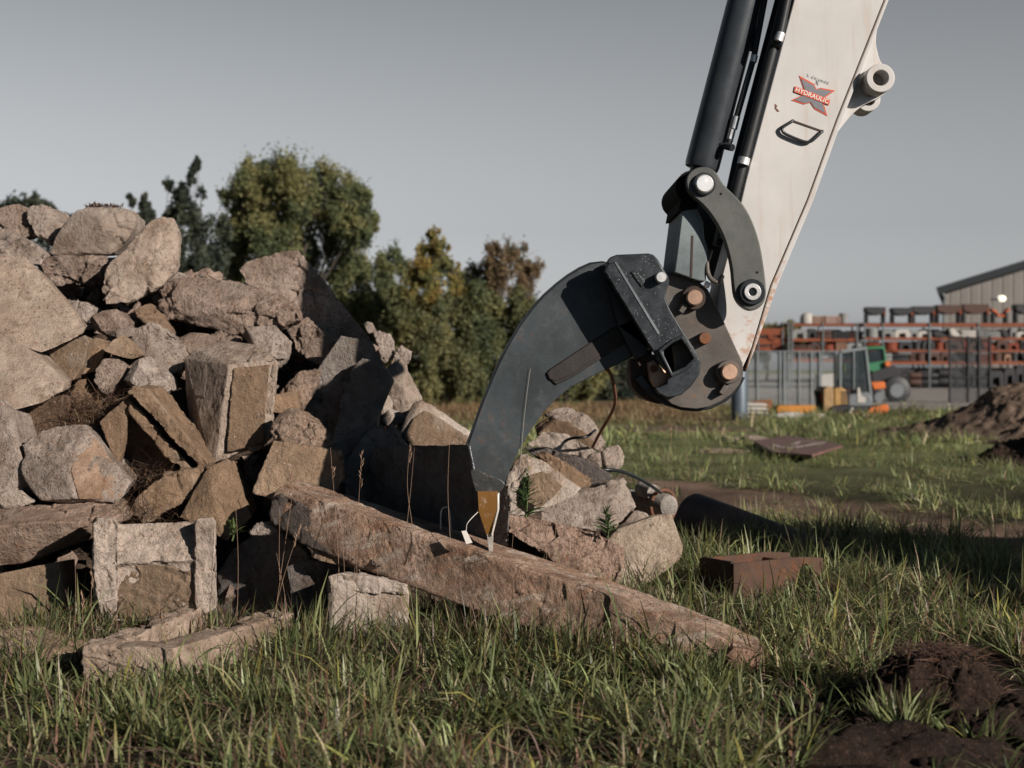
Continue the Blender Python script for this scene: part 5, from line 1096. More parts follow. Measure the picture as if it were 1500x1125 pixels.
tree('juniper', 'dark juniper with wispy leaning top left of the tallest tree', 'juniper', (275, 592), 52, [(289, 236, 5), (285, 248, 8), (278, 262, 10), (268, 280, 15), (246, 272, 9), (296, 282, 9), (262, 305, 20), (283, 318, 20), (250, 320, 14), (290, 350, 30), (262, 360, 28), (310, 385, 34), (280, 410, 36), (300, 450, 40), (250, 420, 26), (325, 340, 18)], DK, 1.5, .085, .07, 6, TR, -.1, spray=.5)
tree('juniper', 'small dark juniper spire between the two crest slabs', 'juniper', (215, 592), 52, [(213, 290, 6), (213, 302, 9), (190, 288, 5), (194, 298, 6), (216, 318, 13), (205, 335, 16), (225, 345, 18), (210, 380, 24), (225, 420, 28)], DK, 1.5, .08, .05, 7, TR, -.1, spray=.5)
tree('tree', 'slender yellowing tree right of the tallest tree', 'tree', (635, 592), 58, [(636, 340, 9), (632, 352, 13), (645, 362, 14), (620, 370, 16), (640, 385, 22), (612, 398, 22), (660, 395, 16), (635, 415, 30), (600, 425, 24), (665, 430, 22), (640, 460, 34), (590, 460, 26)], YL, 1.4, .078, .14, 8, TR, -.05, spray=.4)
tree('tree', 'dull green tree filling between the tallest and the yellowing tree', 'tree', (570, 592), 64, [(575, 380, 20), (560, 400, 28), (590, 400, 20), (570, 440, 36), (545, 450, 30), (600, 460, 30), (570, 500, 42)], OL, 1.4, .082, .14, 9, TR, -.02, spray=.3)
tree('tree', 'rusty brown thinning tree right of the yellowing tree', 'tree', (745, 592), 60, [(725, 372, 16), (745, 372, 18), (765, 382, 18), (785, 392, 15), (715, 392, 18), (740, 400, 30), (772, 412, 22), (700, 405, 14), (725, 430, 30), (765, 440, 26)], RD, 1.2, .07, .12, 10, TR, .0, spray=.6)
tree('tree', 'grey green tree between the yellowing tree and the rusty one', 'tree', (692, 592), 61, [(690, 398, 15), (678, 415, 20), (706, 412, 18), (692, 435, 28), (670, 450, 22), (715, 450, 24), (692, 475, 30)], OL, 1.3, .08, .10, 17, TR, -.06)
SH = 'leafy shrubs below the far trees'
for i, (x, dd, lob, lab, pal) in enumerate([
    (600, 55, [(600, 480, 30), (580, 500, 30), (620, 500, 32), (600, 535, 40), (575, 545, 30), (630, 550, 30)], 'olive shrub right of the lobed pink stone', BU),
    (655, 56, [(655, 455, 26), (640, 480, 30), (675, 480, 28), (655, 515, 38), (640, 550, 32), (680, 550, 30)], 'olive shrub beneath the slender yellowing tree', BU),
    (705, 57, [(700, 440, 28), (720, 455, 26), (690, 480, 30), (715, 500, 36), (700, 545, 36), (730, 550, 28)], 'grey green shrub left of the ripper curve', OL),
    (760, 57, [(760, 450, 26), (780, 460, 26), (750, 490, 34), (785, 500, 34), (765, 545, 38)], 'green shrub behind the upper curve of the ripper', BU),
    (830, 62, [(820, 490, 30), (850, 500, 34), (835, 540, 38), (870, 550, 30)], 'green shrub seen under the ripper shank', OL),
    (915, 64, [(900, 525, 28), (930, 520, 26), (915, 550, 30), (950, 550, 26), (890, 550, 26)], 'dark green shrub under the coupler hook', DK),
    (985, 66, [(975, 548, 22), (1000, 555, 20), (1020, 558, 18)], 'low green shrub right of the coupler hook', OL)]):
    tree('shrub', lab, 'shrub', (x, 590), dd, lob+[(x-22, 574, 20), (x+4, 578, 20), (x+26, 573, 22)], pal, 1.3, .082, .06, 30+i, SH, -.14, spray=.4)
tree('tree', 'far dark treetop showing above the left end of the crest', 'tree', (35, 592), 75, [(15, 305, 20), (35, 298, 14), (55, 300, 16), (72, 312, 14), (90, 322, 10), (-15, 305, 22), (30, 330, 30), (80, 350, 30), (-20, 350, 40), (120, 360, 30)], DK, .9, .16, .2, 11, TR, -.05)
tree('tree', 'small far tree peeping left of the grey faced crest block', 'tree', (100, 592), 80, [(92, 318, 10), (100, 330, 16), (110, 350, 20), (95, 380, 26)], DK, .9, .15, .14, 12, TR, -.05)
tree('tree', 'distant green tree beside the right edge of the arm', 'tree', (1122, 572), 170, [(1112, 490, 16), (1125, 486, 14), (1118, 510, 20), (1100, 515, 20), (1060, 505, 24), (1085, 495, 16)], BU, .8, .35, .2, 13, TR, -.1)
tree('tree', 'distant green tree left of the white tank on the rack', 'tree', (1152, 572), 170, [(1143, 484, 11), (1155, 480, 12), (1166, 486, 10), (1150, 505, 18), (1170, 510, 18)], BU, .8, .35, .2, 14, TR, -.1)
# ---------------------------------------------------------------- storage racks
M['orange'] = flat('orange_rack_paint', (.20, .046, .012), .6, 0, .6); M['dkorange'] = flat('dark_orange_steel', (.17, .034, .012), .7, 0, .5)
M['rackpost'] = flat('grey_rack_post', (.13, .145, .15), .6, 0, .2); M['part'] = flat('dark_machine_part', (.022, .022, .024), .6, 0, .4); M['brownpart'] = flat('brown_machine_part', (.07, .035, .025), .7, 0, .4)
M['pale'+'obj'] = flat('pale_load', (.45, .42, .38), .8, 0, .2); M['greyobj'] = flat('grey_load', (.22, .22, .215), .8, 0, .3); M['boxbrown'] = flat('brown_load', (.26, .15, .10), .8, 0, .3); M['pinkobj'] = flat('pinkish_load', (.34, .22, .17), .8, 0, .3)
def rack(label, x0, x1, d, beams, posts, depth=1.3, group='orange storage racks in the yard'):
    root = empty('storage_rack', (P((x0+x1)/2, 540, d).x, d, 0)); tag(root, label, 'storage rack', group)
    ytop = min(b[0] for b in beams)
    for y, th in beams:
        for k, dy in enumerate((0, depth)):
            a, b = P(x0, y, d), P(x1, y, d)
            MB().beam(a+Vector((0, dy, 0)), b+Vector((0, dy, 0)), .12, th).build('beam', M['orange'], root, bevel=.01)
        a, b = P(x0, y, d), P(x1, y, d)
        MB().box((a+b)/2+Vector((0, depth/2, th/2+.03)), ((b-a).length, depth-.2, .04)).build('shelf', M['brownpart'], root)
    for x in posts:
        for dy in (-.13, depth+.13):
            a = P(x, ytop-3, d); MB().box((a.x, d+dy, a.z/2), (.11, .10, a.z)).build('post', M['rackpost'], root, bevel=.01)
    return root
RD_ = 105
rack('long orange storage rack carrying black couplers on its top shelf', 1262, 1640, RD_, [(476, .22), (496, .18), (514, .16), (531.5, .22)], [1266, 1293, 1361, 1433, 1504, 1575, 1636])
rack('lower orange rack section with round pale loads on top', 1152, 1257, RD_, [(476, .16), (498, .22), (514, .2), (528, .2)], [1155, 1160, 1205, 1255])
rack('dark orange rack end beside the white arm tip', 1068, 1148, RD_+6, [(486, .5), (500, .5), (511, .3)], [1070, 1110, 1146])
rack('second orange storage rack standing behind the long one', 1268, 1640, RD_+5, [(487, .16), (505, .16), (523, .16), (541, .16)], [1280, 1345, 1410, 1475, 1540, 1632])
mp = M
def item(kind, x, y, d, w, h, mats, label, cat, group):
    """a load: stands with its foot at photo height y"""
    a = P(x, y, d); root = empty(kind, a); tag(root, label, cat, group)
    return root, a
SHG = 'machine parts on the orange racks'
def coupler_item(x, y, w=30, h=24, label='', tint='part', d=RD_+.65):
    k = d/F; a = P(x, y, d); W_, H_ = w*k, h*k
    root = empty('machine_coupler', a); tag(root, label, 'machine part', 'spare couplers along the top shelf')
    MB().prism([a+Vector((u*W_/2, -.55, v*H_)) for u, v in ((-1, 1), (-1, .72), (-.8, .62), (-.55, .60), (-.40, .52), (.40, .52), (.55, .60), (.8, .62), (1, .72), (1, 1))], 1.1).build('head', M[tint], root, bevel=.03)
    for s in (-1, 1):
        MB().prism([a+Vector((s*W_*u/2, -.45, v*H_)) for u, v in ((.78, .62), (.98, .62), (.98, 0), (.80, 0))], .9).build('leg', M['part'], root, bevel=.02)
    MB().prism([a+Vector((u*W_/2, -.58, v*H_)) for u, v in ((.70, .70), (.98, .74), (.98, .50), (.86, .45))], .2).build('lug', M['dkorange'], root, bevel=.02)
    return root
first = True
for x, w, h, lab in ((1281, 28, 25, 'black spare coupler standing apart at the left end of the top shelf'), (1320, 30, 24, 'black spare coupler second from the left on the top shelf'), (1351, 32, 26, 'black spare coupler third from the left on the top shelf'), (1388, 36, 28, 'brownish wide spare coupler below the roof corner of the building'), (1427, 38, 29, 'widest dark spare coupler right under the beige wall'), (1500, 30, 29, 'black spare coupler cut by the right edge of the photo')):
    coupler_item(x, 475, w, h, lab, 'part' if x < 1380 or x > 1480 else 'brownpart')
k = (RD_+.6)/F
a = P(1464, 475, RD_+.6); root = empty('machine_bracket', a); tag(root, 'bright orange frame on the top shelf between two black couplers', 'machine part', SHG)
M['bright'] = flat('bright_orange_paint', (.60, .12, .02), .5, 0, .2)
MB().prism([a+Vector((x*k, -.4, z*k)) for x, z in ((-14, 23), (-12, 19), (-6, 16), (-5, 11), (5, 11), (6, 16), (12, 19), (12, 24), (8, 20), (5, 14), (-4, 14), (-6, 19))], .8).build('top_frame', M['bright'], root, bevel=.02)
for s in (-10, 9): MB().box(a+Vector((s*k, 0, 8*k)), (3*k, .7, 16*k)).build('leg', M['part'], root, bevel=.02)
def load(name, label, x0, x1, y0, y1, mat, shape, d=RD_+.65):
    k = d/F; a = P((x0+x1)/2, y1, d); w, h = (x1-x0)*k, (y1-y0)*k
    mb = MB()
    if shape == 'dome': mb.tube([a, a+Vector((0, 0, h*.55)), a+Vector((0, 0, h*.85)), a+Vector((0, 0, h))], [w/2, w/2, w*.38, w*.15], 20)
    elif shape == 'drum': mb.tube([a, a+Vector((0, 0, h*.04)), a+Vector((0, 0, h*.5)), a+Vector((0, 0, h*.96)), a+Vector((0, 0, h))], [w*.46, w/2, w*.47, w/2, w*.45], 20)
    elif shape == 'crate':
        for j in range(4): mb.box(a+Vector((0, 0, h*(j+.5)/4)), (w, .9, h/4-.05))
        for s in (-1, 1): mb.box(a+Vector((s*w*.42, 0, h/2)), (.1, .98, h))
    elif shape == 'bag': mb.tube([a, a+Vector((0, 0, h*.2)), a+Vector((0, 0, h*.8)), a+Vector((0, 0, h))], [w*.42, w/2, w*.48, w*.3], 14)
    elif shape == 'bundle':
        for j in range(3):
            for q in range(2): mb.tube([a+Vector((-w/2, -.3+j*.3, h*(.28+q*.45))), a+Vector((w/2, -.3+j*.3, h*(.28+q*.45)))], h*.22, 10)
    elif shape == 'bucket':
        mb.prism([a+Vector((-w/2+w*u, -.5, h*v)) for u, v in ((0, 1), (.05, .45), (.25, .05), (.6, 0), (1, .25), (.92, .35), (.6, .15), (.3, .25), (.15, .5), (.12, 1))], 1.0)
        mb.prism([a+Vector((-w/2+w*u, -.5, h*v)) for u, v in ((.05, 1), (.05, .3), (.5, .02), (.95, .3), (.4, 1))], .06)
    elif shape == 'bracket':
        mb.prism([a+Vector((-w/2+w*u, -.4, h*v)) for u, v in ((0, 0), (.25, 0), (.3, .55), (.7, .6), (.75, 0), (1, 0), (1, .8), (.85, 1), (.2, 1), (0, .8))], .8)
    o = mb.build(name, M[mat], None, None, bevel=.015, smooth=40); tag(o, label, {'dome': 'tank', 'drum': 'drum', 'crate': 'crate', 'bag': 'sack', 'bundle': 'pipe bundle'}.get(shape, 'machine part'), 'loads on the lower orange rack' if x0 < 1255 and y1 < 480 else SHG)
    return o
load('tank', 'white dome topped tank on the left rack', 1172, 1192, 458, 475, 'paleobj', 'dome'); load('crate', 'brown crate between the white tank and pinkish crate', 1189, 1206, 463, 475, 'boxbrown', 'crate')
load('crate', 'pinkish slatted crate left of the dark drum', 1207, 1229, 463, 475, 'pinkobj', 'crate'); load('drum', 'dark grey drum on top of the left rack', 1229, 1243, 459, 475, 'greyobj', 'drum')
rr = random.Random(5)
SHAPES = ['bracket', 'bucket', 'bundle', 'bracket', 'crate', 'drum']; NM = {'bracket': 'machine_bracket', 'bucket': 'machine_bucket', 'bundle': 'pipe_bundle', 'crate': 'crate', 'drum': 'drum'}
ORD = {495: 'second', 513: 'third', 530.5: 'fourth', 566: 'ground level'}
WHAT = {'bracket': 'bracket', 'bucket': 'digging bucket', 'bundle': 'bundle of pipes', 'crate': 'slatted crate', 'drum': 'drum'}
ADJ = {'part': 'black', 'brownpart': 'dark brown', 'greyobj': 'grey', 'dkorange': 'dark orange', 'paleobj': 'pale', 'boxbrown': 'tan'}
for y, h0, h1, sec, row in [(*q, 0) for q in ((495, 9, 16, 0), (513, 11, 15, 0), (530.5, 11, 14.5, 0), (566, 18, 31, 0), (497, 8, 16, 1), (513, 8, 12, 1), (512, 8, 14, 2), (499, 8, 12, 2))]+[(y, h, h+3, sec, 1) for y, h, sec in ((495, 10, 0), (513, 12, 0), (530.5, 12, 0), (566, 24, 0), (497, 12, 1), (513, 11, 1), (527, 9, 1))]:
    xa, xb = ((1268, 1520), (1160, 1252), (1072, 1146))[sec]; x = xa
    while x < xb:
        w = rr.uniform(9, 24); h = rr.uniform(h0, h1); s = rr.choice(SHAPES)
        mt = rr.choice(['part', 'part', 'part', 'part', 'brownpart', 'brownpart', 'dkorange', 'greyobj', 'dkorange', 'boxbrown'] if y < 540 else ['part', 'part', 'brownpart'])
        if sec == 2: mt = rr.choice(['dkorange', 'part', 'dkorange'])
        if y < 500 and sec == 0: mt = rr.choice(['greyobj', 'paleobj', 'part', 'greyobj'])
        if row: mt = rr.choice(['part', 'part', 'brownpart'])
        lv = ORD.get(y) if sec == 0 else {497: 'second', 513: 'third', 527: 'fourth', 512: 'lower', 499: 'upper'}[y]
        if y == 566: lab = f'{ADJ[mt]} {WHAT[s]} on the ground under the long rack'
        else: lab = f'{ADJ[mt]} {WHAT[s]} on the {lv} shelf of the '+('long rack', 'lower left rack', 'rack end by the arm')[sec]
        if row: w *= 1.5; lab = lab.replace(' on the ', ' behind on the ').replace('long rack', 'rack')
        load(NM[s], lab, x, x+w, y-h, y, mt, s, RD_+.35+row*.7+(6 if sec == 2 else 0)); x += w+rr.uniform(.0, 1.5)
# ---------------------------------------------------------------- building
def building():
    d = 135; k = d/F
    M['cladding'] = None
    t = NT('beige_metal_cladding'); v = t.objvec(); s = t.n('ShaderNodeSeparateXYZ'); t.t.links.new(t.raw, s.inputs[0])
    rib = t.math('ABSOLUTE', t.math('SUBTRACT', t.math('FRACT', t.math('MULTIPLY', s.outputs[0], 1.1)), .5))
    c = t.mix(t.sm(t.noise(v, .35, 4), .3, .7), (.30, .275, .25), (.26, .24, .22)); c = t.mix(t.math('MULTIPLY', t.math('LESS_THAN', rib, .07), .35), c, (.14, .13, .12))
    M['cladding'] = t.fin(c, .6, 0, t.bump(t.sm(rib, .05, .12), .6, .05), .3)
    x0, xm, x1 = P(1383, 540, d).x, P(1900, 540, d).x, P(2400, 540, d).x
    ze, zr = P(0, 428, d).z, P(0, 428-(1900-1383)*.316, d).z
    root = empty('warehouse', (xm, d, 0)); tag(root, 'beige metal warehouse with dark roof edge behind the racks', 'building')
    bk = Vector((40*x0/d*1.06, 40, 0)); fs = -x0/d*1.02                   # the long side runs back along the lane, the gable is square to it
    def W(x, z, o=0): return Vector((x, d+(x-x0)*fs-o, z))
    MB().prism([W(x0, 0), W(x1, 0), W(x1, ze), W(xm, zr), W(x0, ze)], 0, vec=bk).build('wall', M['cladding'], root, W(x0, 0))
    M['trim'] = flat('dark_roof_trim', (.045, .05, .055), .5, 0, .2); e = .75
    dv = Vector((xm-x0, 0, zr-ze)); nv = Vector((-dv.z, 0, dv.x)).normalized()
    A, B_ = W(x0, ze, .6)-dv.normalized()*.8+nv*.02, W(xm, zr, .6)+nv*.02
    MB().prism([A, B_, B_+nv*e, A+nv*e*.9], 0, vec=bk*1.02).build('roof', M['trim'], root)
    A2, B2 = W(x1, ze, .6)+Vector((.8, 0, -.25)), W(xm, zr+.02, .6)
    MB().prism([B2, A2, A2+Vector((0, 0, e)), B2+Vector((0, 0, e))], 0, vec=bk*1.02).build('roof', M['trim'], root)
    MB().tube(spline([P(1380, 429, d-.5), P(1384, 437, d-.4), P(1382.5, 450, d-.3), P(1382.5, 560, d-.3)], 5), .14, 8).build('downpipe', M['rackpost'], root, smooth=60)
    dl = 108; q = P(1464, 436, 128); M['lamp'] = flat('lamp_glow', (.9, .85, .7), .4, 0, .02, (1, .92, .72, 1.2))
    lt = MB().tube([q, q+Vector((.1, -.3, -.1)), q+Vector((.2, -.6, -.12))], [.2, .3, .22], 12).build('wall_lamp', M['lamp'], root, smooth=50)
    MB().box(q+Vector((-.45, -.1, -.15)), (.7, .3, .2)).build('bracket', M['trim'], lt, bevel=.02)
building()
# ---------------------------------------------------------------- chain link fence
def fence():
    d = 52; t = NT('chain_link'); v = t.raw if False else t.objvec()
    M['mesh'] = t.m
    s = t.n('ShaderNodeSeparateXYZ'); t.t.links.new(t.raw, s.inputs[0])
    a = t.math('ABSOLUTE', t.math('SUBTRACT', t.math('FRACT', t.math('MULTIPLY', t.math('ADD', s.outputs[0], s.outputs[2]), 14)), .5))
    b = t.math('ABSOLUTE', t.math('SUBTRACT', t.math('FRACT', t.math('MULTIPLY', t.math('SUBTRACT', s.outputs[0], s.outputs[2]), 14)), .5))
    k = t.math('LESS_THAN', t.math('MINIMUM', a, b), .06)
    t.fin((.36, .39, .40), .4, .3); t.set(t.b.inputs['Alpha'], k)
    zt = P(0, 515, d).z; x0, x1 = P(1096, 540, d).x, P(1231, 540, d).x
    root = empty('chain_link_fence', ((x0+x1)/2, d, 0)); tag(root, 'galvanised chain link fence panels behind the mini excavator', 'fence')
    MB().box(((x0+x1)/2, d, zt/2), (x1-x0, .012, zt)).build('mesh_panel', M['mesh'], root, (x0, d, 0))
    for x in (1109, 1142, 1148, 1170, 1188, 1200, 1224): MB().tube([(P(x, 0, d).x, d-.04, 0), (P(x, 0, d).x, d-.04, zt+.03)], .038, 8).build('post', M['galvd'], root, smooth=50)
    MB().tube([(x0, d-.04, zt), (x1, d-.04, zt)], .03, 8).build('top_rail', M['galvd'], root, smooth=50)
    zt2 = P(0, 492, 60).z
    r2 = empty('fence_gate', (P(1415, 0, 60).x, 60, 0)); tag(r2, 'dark tall mesh gate in front of the long rack', 'gate')
    for x in (1391, 1418, 1434, 1450): MB().tube([(P(x, 0, 60).x, 60, 0), (P(x, 0, 60).x, 60, zt2)], .055, 8).build('post', M['part'], r2, smooth=50)
    for y in (493, 553): MB().tube([P(1391, y, 60), P(1450, y+ (6 if y < 500 else 0), 60)], .04, 8).build('rail', M['part'], r2, smooth=50)
    MB().box((P(1420, 0, 60).x, 60.03, zt2/2), (P(1450, 0, 60).x-P(1391, 0, 60).x, .012, zt2*.97)).build('mesh_panel', M['mesh2'], r2, (P(1391, 0, 60).x, 60, 0))
t = NT('dark_mesh'); v = t.objvec(); s = t.n('ShaderNodeSeparateXYZ'); t.t.links.new(t.raw, s.inputs[0])
a = t.math('ABSOLUTE', t.math('SUBTRACT', t.math('FRACT', t.math('MULTIPLY', t.math('ADD', s.outputs[0], s.outputs[2]), 14)), .5))
b = t.math('ABSOLUTE', t.math('SUBTRACT', t.math('FRACT', t.math('MULTIPLY', t.math('SUBTRACT', s.outputs[0], s.outputs[2]), 14)), .5))
t.fin((.03, .033, .036), .5, .2); t.set(t.b.inputs['Alpha'], t.math('LESS_THAN', t.math('MINIMUM', a, b), .13)); M['mesh2'] = t.m
fence()
# thick blue grey post under the coupler
d = 40; a, b = P(1083, 540, d), P(1083, 470, d)
M['bluepost'] = flat('blue_grey_steel_post', (.10, .125, .15), .5, .3, .3)
o = MB().tube([Vector((a.x, d, -.05)), Vector((a.x, d, 2.35)), Vector((a.x, d, 2.5))], [.24, .24, .12], 20).build('bollard', M['bluepost'], None, (a.x, d, 0), smooth=40); tag(o, 'thick blue grey steel post standing under the coupler', 'post')
# ---------------------------------------------------------------- mini excavator, orange and grey
d = 46
def bx(x0, x1, y0, y1, dy0, dy1): 
    a, b = P(x0, y1, d), P(x1, y0, d); return ((a.x+b.x)/2, d+(dy0+dy1)/2, (a.z+b.z)/2), (b.x-a.x, dy1-dy0, b.z-a.z)
M['yel'] = flat('worn_yellow_paint', (.38, .22, .075), .6, 0, .4); M['mgrey'] = flat('machine_grey', (.15, .165, .175), .5, 0, .35); M['dglass'] = None
t = NT('tinted_cab_glass'); t.fin((.035, .045, .05), .06, 0, None, .5); t.set(t.b.inputs['Alpha'], .62); M['dglass'] = t.m
mx = empty('mini_excavator', (P(1255, 0, d).x, d, 0)); tag(mx, 'orange and grey mini excavator with glass cab parked at the fence', 'mini excavator')
MB().prism([P(x, y, d-.55) for x, y in ((1232, 518), (1268, 512), (1278, 586), (1262, 594), (1232, 594))], 1.1).build('cab_glass', M['dglass'], mx, bevel=.02)
for pts in (((1267, 510), (1270, 510), (1279, 588), (1275, 588)), ((1230, 514), (1233, 514), (1233, 594), (1230, 594)), ((1230, 513), (1270, 508), (1270, 512), (1230, 518)), ((1250, 514), (1252, 514), (1252, 592), (1250, 592))):
    MB().prism([P(x, y, d-.60) for x, y in pts], .08).build('cab_frame', M['galvd'], mx, bevel=.01)
    MB().prism([P(x, y, d+.54) for x, y in pts], .08).build('cab_frame', M['galvd'], mx, bevel=.01)
MB().prism([P(x, y, d-.3) for x, y in ((1231, 556), (1240, 566), (1252, 571), (1262, 577), (1240, 580), (1232, 572))], .6).build('seat', M['part'], mx, bevel=.03)
MB().tube([P(1235, 532, d-.2), P(1235, 536, d-.2), P(1236, 545, d-.2)], [.06, .085, .07], 10).build('vest', M['lime'], mx, smooth=50)
MB().prism([P(x, y, d-.7) for x, y in ((1243, 578), (1272, 574), (1279, 590), (1276, 598), (1243, 598))], 1.4).build('body', M['mgrey'], mx, bevel=.04)
MB().prism([P(x, y, d-.75) for x, y in ((1222, 569), (1233, 567), (1240, 572), (1243, 592), (1222, 595))], 1.3).build('engine_cover', M['yel'], mx, bevel=.04)
MB().prism([P(x, y, d-.77) for x, y in ((1206, 570), (1212, 566), (1221, 567), (1222, 606), (1206, 606))], 1.25).build('counterweight', M['yelw'], mx, bevel=.04)
for i in range(5): MB().box(*bx(1225, 1236, 573+i*4.4, 575+i*4.4, -.78, -.74)).build('vent', M['part'], mx)
MB().prism([P(x, y, d-.85) for x, y in ((1216, 598), (1222, 594), (1296, 594), (1302, 600), (1298, 610), (1290, 613), (1228, 613), (1218, 609))], .4).build('track', M['part'], mx, bevel=.03)
MB().prism([P(x, y, d+.45) for x, y in ((1216, 598), (1222, 594), (1296, 594), (1302, 600), (1298, 610), (1290, 613), (1228, 613), (1218, 609))], .4).build('track', M['part'], mx, bevel=.03)
MB().prism([P(x, y, d-.95) for x, y in ((1268, 606), (1276, 597), (1300, 592), (1303, 600), (1290, 612), (1268, 613))], .25).build('blade', M['bright2'], mx, bevel=.03)
MB().prism([P(x, y, d-.92) for x, y in ((1228, 606), (1260, 603), (1262, 612), (1226, 612))], .2).build('track_frame', M['dkorange'], mx, bevel=.03)
MB().prism([P(x, y, d-.4) for x, y in ((1276, 560), (1296, 559), (1298, 569), (1280, 571))], .7).build('boom', M['bright2'], mx, bevel=.03)
MB().prism([P(x, y, d-.5) for x, y in ((1241, 570), (1248, 570), (1250, 575), (1243, 576))], .9).build('cover', M['bright2'], mx, bevel=.02)
MB().prism([P(x, y, d-.72) for x, y in ((1256, 569), (1259, 567), (1262, 580), (1268, 582), (1268, 590), (1256, 590))], .1).build('valve_block', M['paleobj'], mx, bevel=.01)
MB().tube([P(1244, 606, d-1), P(1249, 597, d-1)], .04, 8).build('rod', M['paleobj'], mx, smooth=50)
MB().prism([P(x, y, d-.5) for x, y in ((1194, 572), (1197, 571), (1206, 578), (1206, 604), (1201, 604))], .3).build('arm', M['part'], mx, bevel=.02)
MB().prism([P(x, y, d-.52) for x, y in ((1201, 577), (1206, 576), (1207, 587), (1202, 588))], .1).build('reflector', M['redr'], mx, bevel=.01)
# green machine behind it
d = 62
gm = empty('tractor', (P(1290, 0, d).x, d, 0)); tag(gm, 'green machine with boxy cab behind the mini excavator', 'tractor')
cab = [((1266, 508), (1296, 507), (1297, 511), (1266, 512)), ((1266, 508), (1270, 508), (1275, 545), (1271, 545)), ((1293, 508), (1296, 508), (1300, 534), (1296, 534)), ((1272, 532), (1297, 528), (1299, 534), (1290, 541), (1280, 545), (1273, 543))]
for pts in cab: MB().prism([P(x, y, d-.6) for x, y in pts], 1.2).build('cab_frame', M['green'], gm, bevel=.03)
MB().prism([P(x, y, d-.5) for x, y in ((1271, 512), (1293, 511), (1296, 529), (1274, 533))], 1.0).build('cab_glass', M['dglass'], gm, bevel=.02)
MB().prism([P(x, y, d-.5) for x, y in ((1276, 545), (1300, 534), (1312, 536), (1322, 548), (1326, 575), (1310, 596), (1282, 598))], 1.0).build('body', M['part'], gm, bevel=.04)
for x, y, r in ((1312, 572, 20), (1286, 582, 14)):
    c = P(x, y, d-.75); w_ = MB().tube([c+Vector((0, -.2, 0)), c+Vector((0, -.17, 0)), c+Vector((0, .17, 0)), c+Vector((0, .2, 0))], [r*d/F*.9, r*d/F, r*d/F, r*d/F*.9], 24).build('wheel', M['rubber'], gm, smooth=40)
    MB().tube([c+Vector((0, -.22, 0)), c+Vector((0, -.1, 0))], r*d/F*.5, 16).build('rim', M['mgrey'], w_, smooth=40)
MB().prism([P(x, y, d-.8) for x, y in ((1296, 530), (1303, 529), (1305, 536), (1298, 537))], .3).build('beacon', M['bright2'], gm, bevel=.02)
# scrap between fence and post
d = 44
def scrap(name, label, cat, pts, mat, th, dd=d):
    return tag(MB().prism([P(x, y, dd) for x, y in pts], th).build(name, M[mat], None, None, bevel=.02), label, cat)
scrap('steel_beam', 'yellow steel beam lying in front of the fence', 'steel beam', ((1138, 596), (1142, 594), (1195, 594), (1196, 605), (1142, 607), (1138, 603)), 'yelo', .5)
scrap('steel_sheet', 'rust brown panel leaning on pale slabs by the blue post', 'panel', ((1098, 588), (1131, 585), (1132, 592), (1126, 607), (1122, 606), (1116, 592)), 'rustp', .12, 45)
for i, (y0, y1, lab) in enumerate(((590, 595, 'topmost of the pale slabs stacked by the blue post'), (596, 601, 'pale slab second from the top beside the blue post'), (602, 607, 'pale slab third from the top beside the blue post'), (608, 613, 'lowest of the pale slabs stacked by the blue post'))):
    scrap('stone_slab', lab, 'slab', ((1094+i*.8, y0), (1122+i*1.2, y0+1), (1125, y1), (1094, y1)), 'paleobj', .6, 42)
    bpy.context.scene.objects[-1] if False else None
scrap('rubble_heap', 'low pale heap in front of the yellow beam', 'heap', ((1126, 612), (1140, 606), (1165, 604), (1190, 607), (1206, 606), (1212, 614), (1126, 616)), 'paleobj', .6, 42)
scrap('white_panel', 'white boxy van-like panel behind the fence', 'panel', ((1203, 549), (1224, 547), (1226, 568), (1203, 570)), 'paleobj', 1.5, 70)
# brown soil heap at the right
clod('large brown soil heap on the right in front of the racks', 1570, 640, 4.6, 3.4, 1.22, 21, 'farsoil', 'soil_heap', 'soil heap', n=300, amp=.2, p0=.0)
clod('lower dark shoulder of soil left of the large brown heap', 1410, 636, 1.7, 1.6, .42, 27, 'farsoil', 'soil_heap', 'soil heap', n=200, amp=.25, p0=.0)
clod('soil heap cut by the right edge in front of the large brown heap', 1600, 676, 1.7, 1.5, .75, 33, 'darksoil', 'soil_heap', 'soil heap', n=200, amp=.25, p0=.1)
# ---------------------------------------------------------------- daylight
AZ, EL = math.radians(46), math.radians(20.5)          # sun behind the camera's right shoulder
sd = Vector((math.sin(AZ)*math.cos(EL), -math.cos(AZ)*math.cos(EL), math.sin(EL)))
sun = bpy.data.lights.new('sun', 'SUN'); sun.energy = 4.9; sun.angle = math.radians(.53); sun.color = (1, .915, .825)
so = bpy.data.objects.new('sun', sun); COL.objects.link(so); so.rotation_euler = (-sd).to_track_quat('-Z', 'Y').to_euler(); so.location = sd*60
w = bpy.data.worlds.new('World'); scene.world = w; w.use_nodes = True; nt = w.node_tree
sky = nt.nodes.new('ShaderNodeTexSky'); sky.sky_type = 'NISHITA'; sky.sun_disc = False; sky.sun_elevation = EL; sky.sun_rotation = math.atan2(sd.x, sd.y)
sky.air_density = 1.0; sky.dust_density = 1.5; sky.ozone_density = 1.0
hs = nt.nodes.new('ShaderNodeHueSaturation'); hs.inputs['Saturation'].default_value = .0
nt.links.new(sky.outputs[0], hs.inputs['Color'])
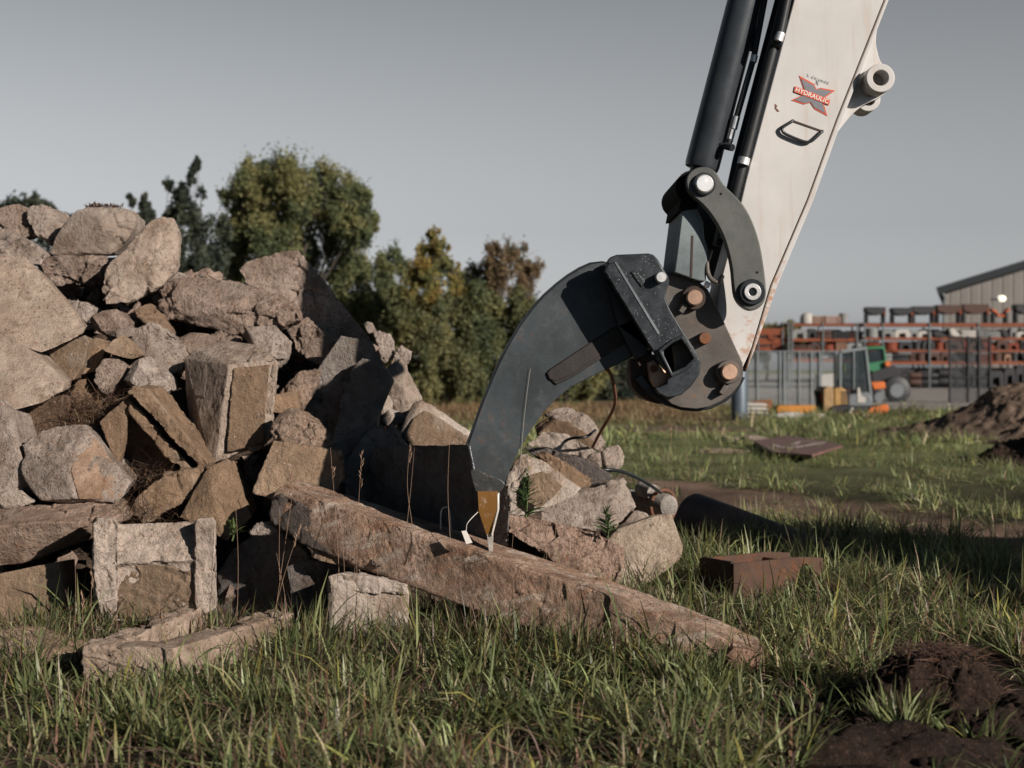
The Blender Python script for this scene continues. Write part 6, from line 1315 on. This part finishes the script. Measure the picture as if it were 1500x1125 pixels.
# sky with a pale low band ahead, dimmed overhead and behind to deepen shadows
tc = nt.nodes.new('ShaderNodeTexCoord'); sx = nt.nodes.new('ShaderNodeSeparateXYZ'); nt.links.new(tc.outputs['Generated'], sx.inputs[0])
def mr(sock, a, b, c, d):
    n = nt.nodes.new('ShaderNodeMapRange'); n.interpolation_type = 'SMOOTHSTEP'; nt.links.new(sock, n.inputs[0])
    for i, q in enumerate((a, b, c, d)): n.inputs[i+1].default_value = q
    return n.outputs[0]
m1 = nt.nodes.new('ShaderNodeMath'); m1.operation = 'MULTIPLY'
m0 = nt.nodes.new('ShaderNodeMath'); m0.operation = 'MULTIPLY'; nt.links.new(mr(sx.outputs[2], .26, .60, 1, .085), m0.inputs[0])
gr = nt.nodes.new('ShaderNodeMapRange'); nt.links.new(sx.outputs[2], gr.inputs[0])
for i, q in enumerate((.02, .28, .98, .49)): gr.inputs[i+1].default_value = q
nt.links.new(gr.outputs[0], m0.inputs[1]); nt.links.new(m0.outputs[0], m1.inputs[0]); nt.links.new(mr(sx.outputs[1], -.1, .75, .15, 1), m1.inputs[1])
mm = nt.nodes.new('ShaderNodeMix'); mm.data_type = 'RGBA'; mm.blend_type = 'MULTIPLY'; mm.inputs[0].default_value = 1
tint = nt.nodes.new('ShaderNodeMix'); tint.data_type = 'RGBA'; nt.links.new(m1.outputs[0], tint.inputs[0]); tint.inputs[6].default_value = (.045, .115, .205, 1); tint.inputs[7].default_value = (1.38, 1.415, 1.435, 1)
nt.links.new(hs.outputs[0], mm.inputs[6]); nt.links.new(tint.outputs[2], mm.inputs[7]); nt.links.new(mm.outputs[2], nt.nodes['Background'].inputs[0])
nt.nodes['Background'].inputs[1].default_value = .073
v = scene.view_settings; v.view_transform = 'Standard'; v.look = 'None'; v.exposure = .12; v.gamma = 1
scene.cycles.use_denoising = True
scene.cycles.max_bounces = 6; scene.cycles.diffuse_bounces = 1; scene.cycles.glossy_bounces = 3; scene.cycles.transmission_bounces = 4; scene.cycles.transparent_max_bounces = 12
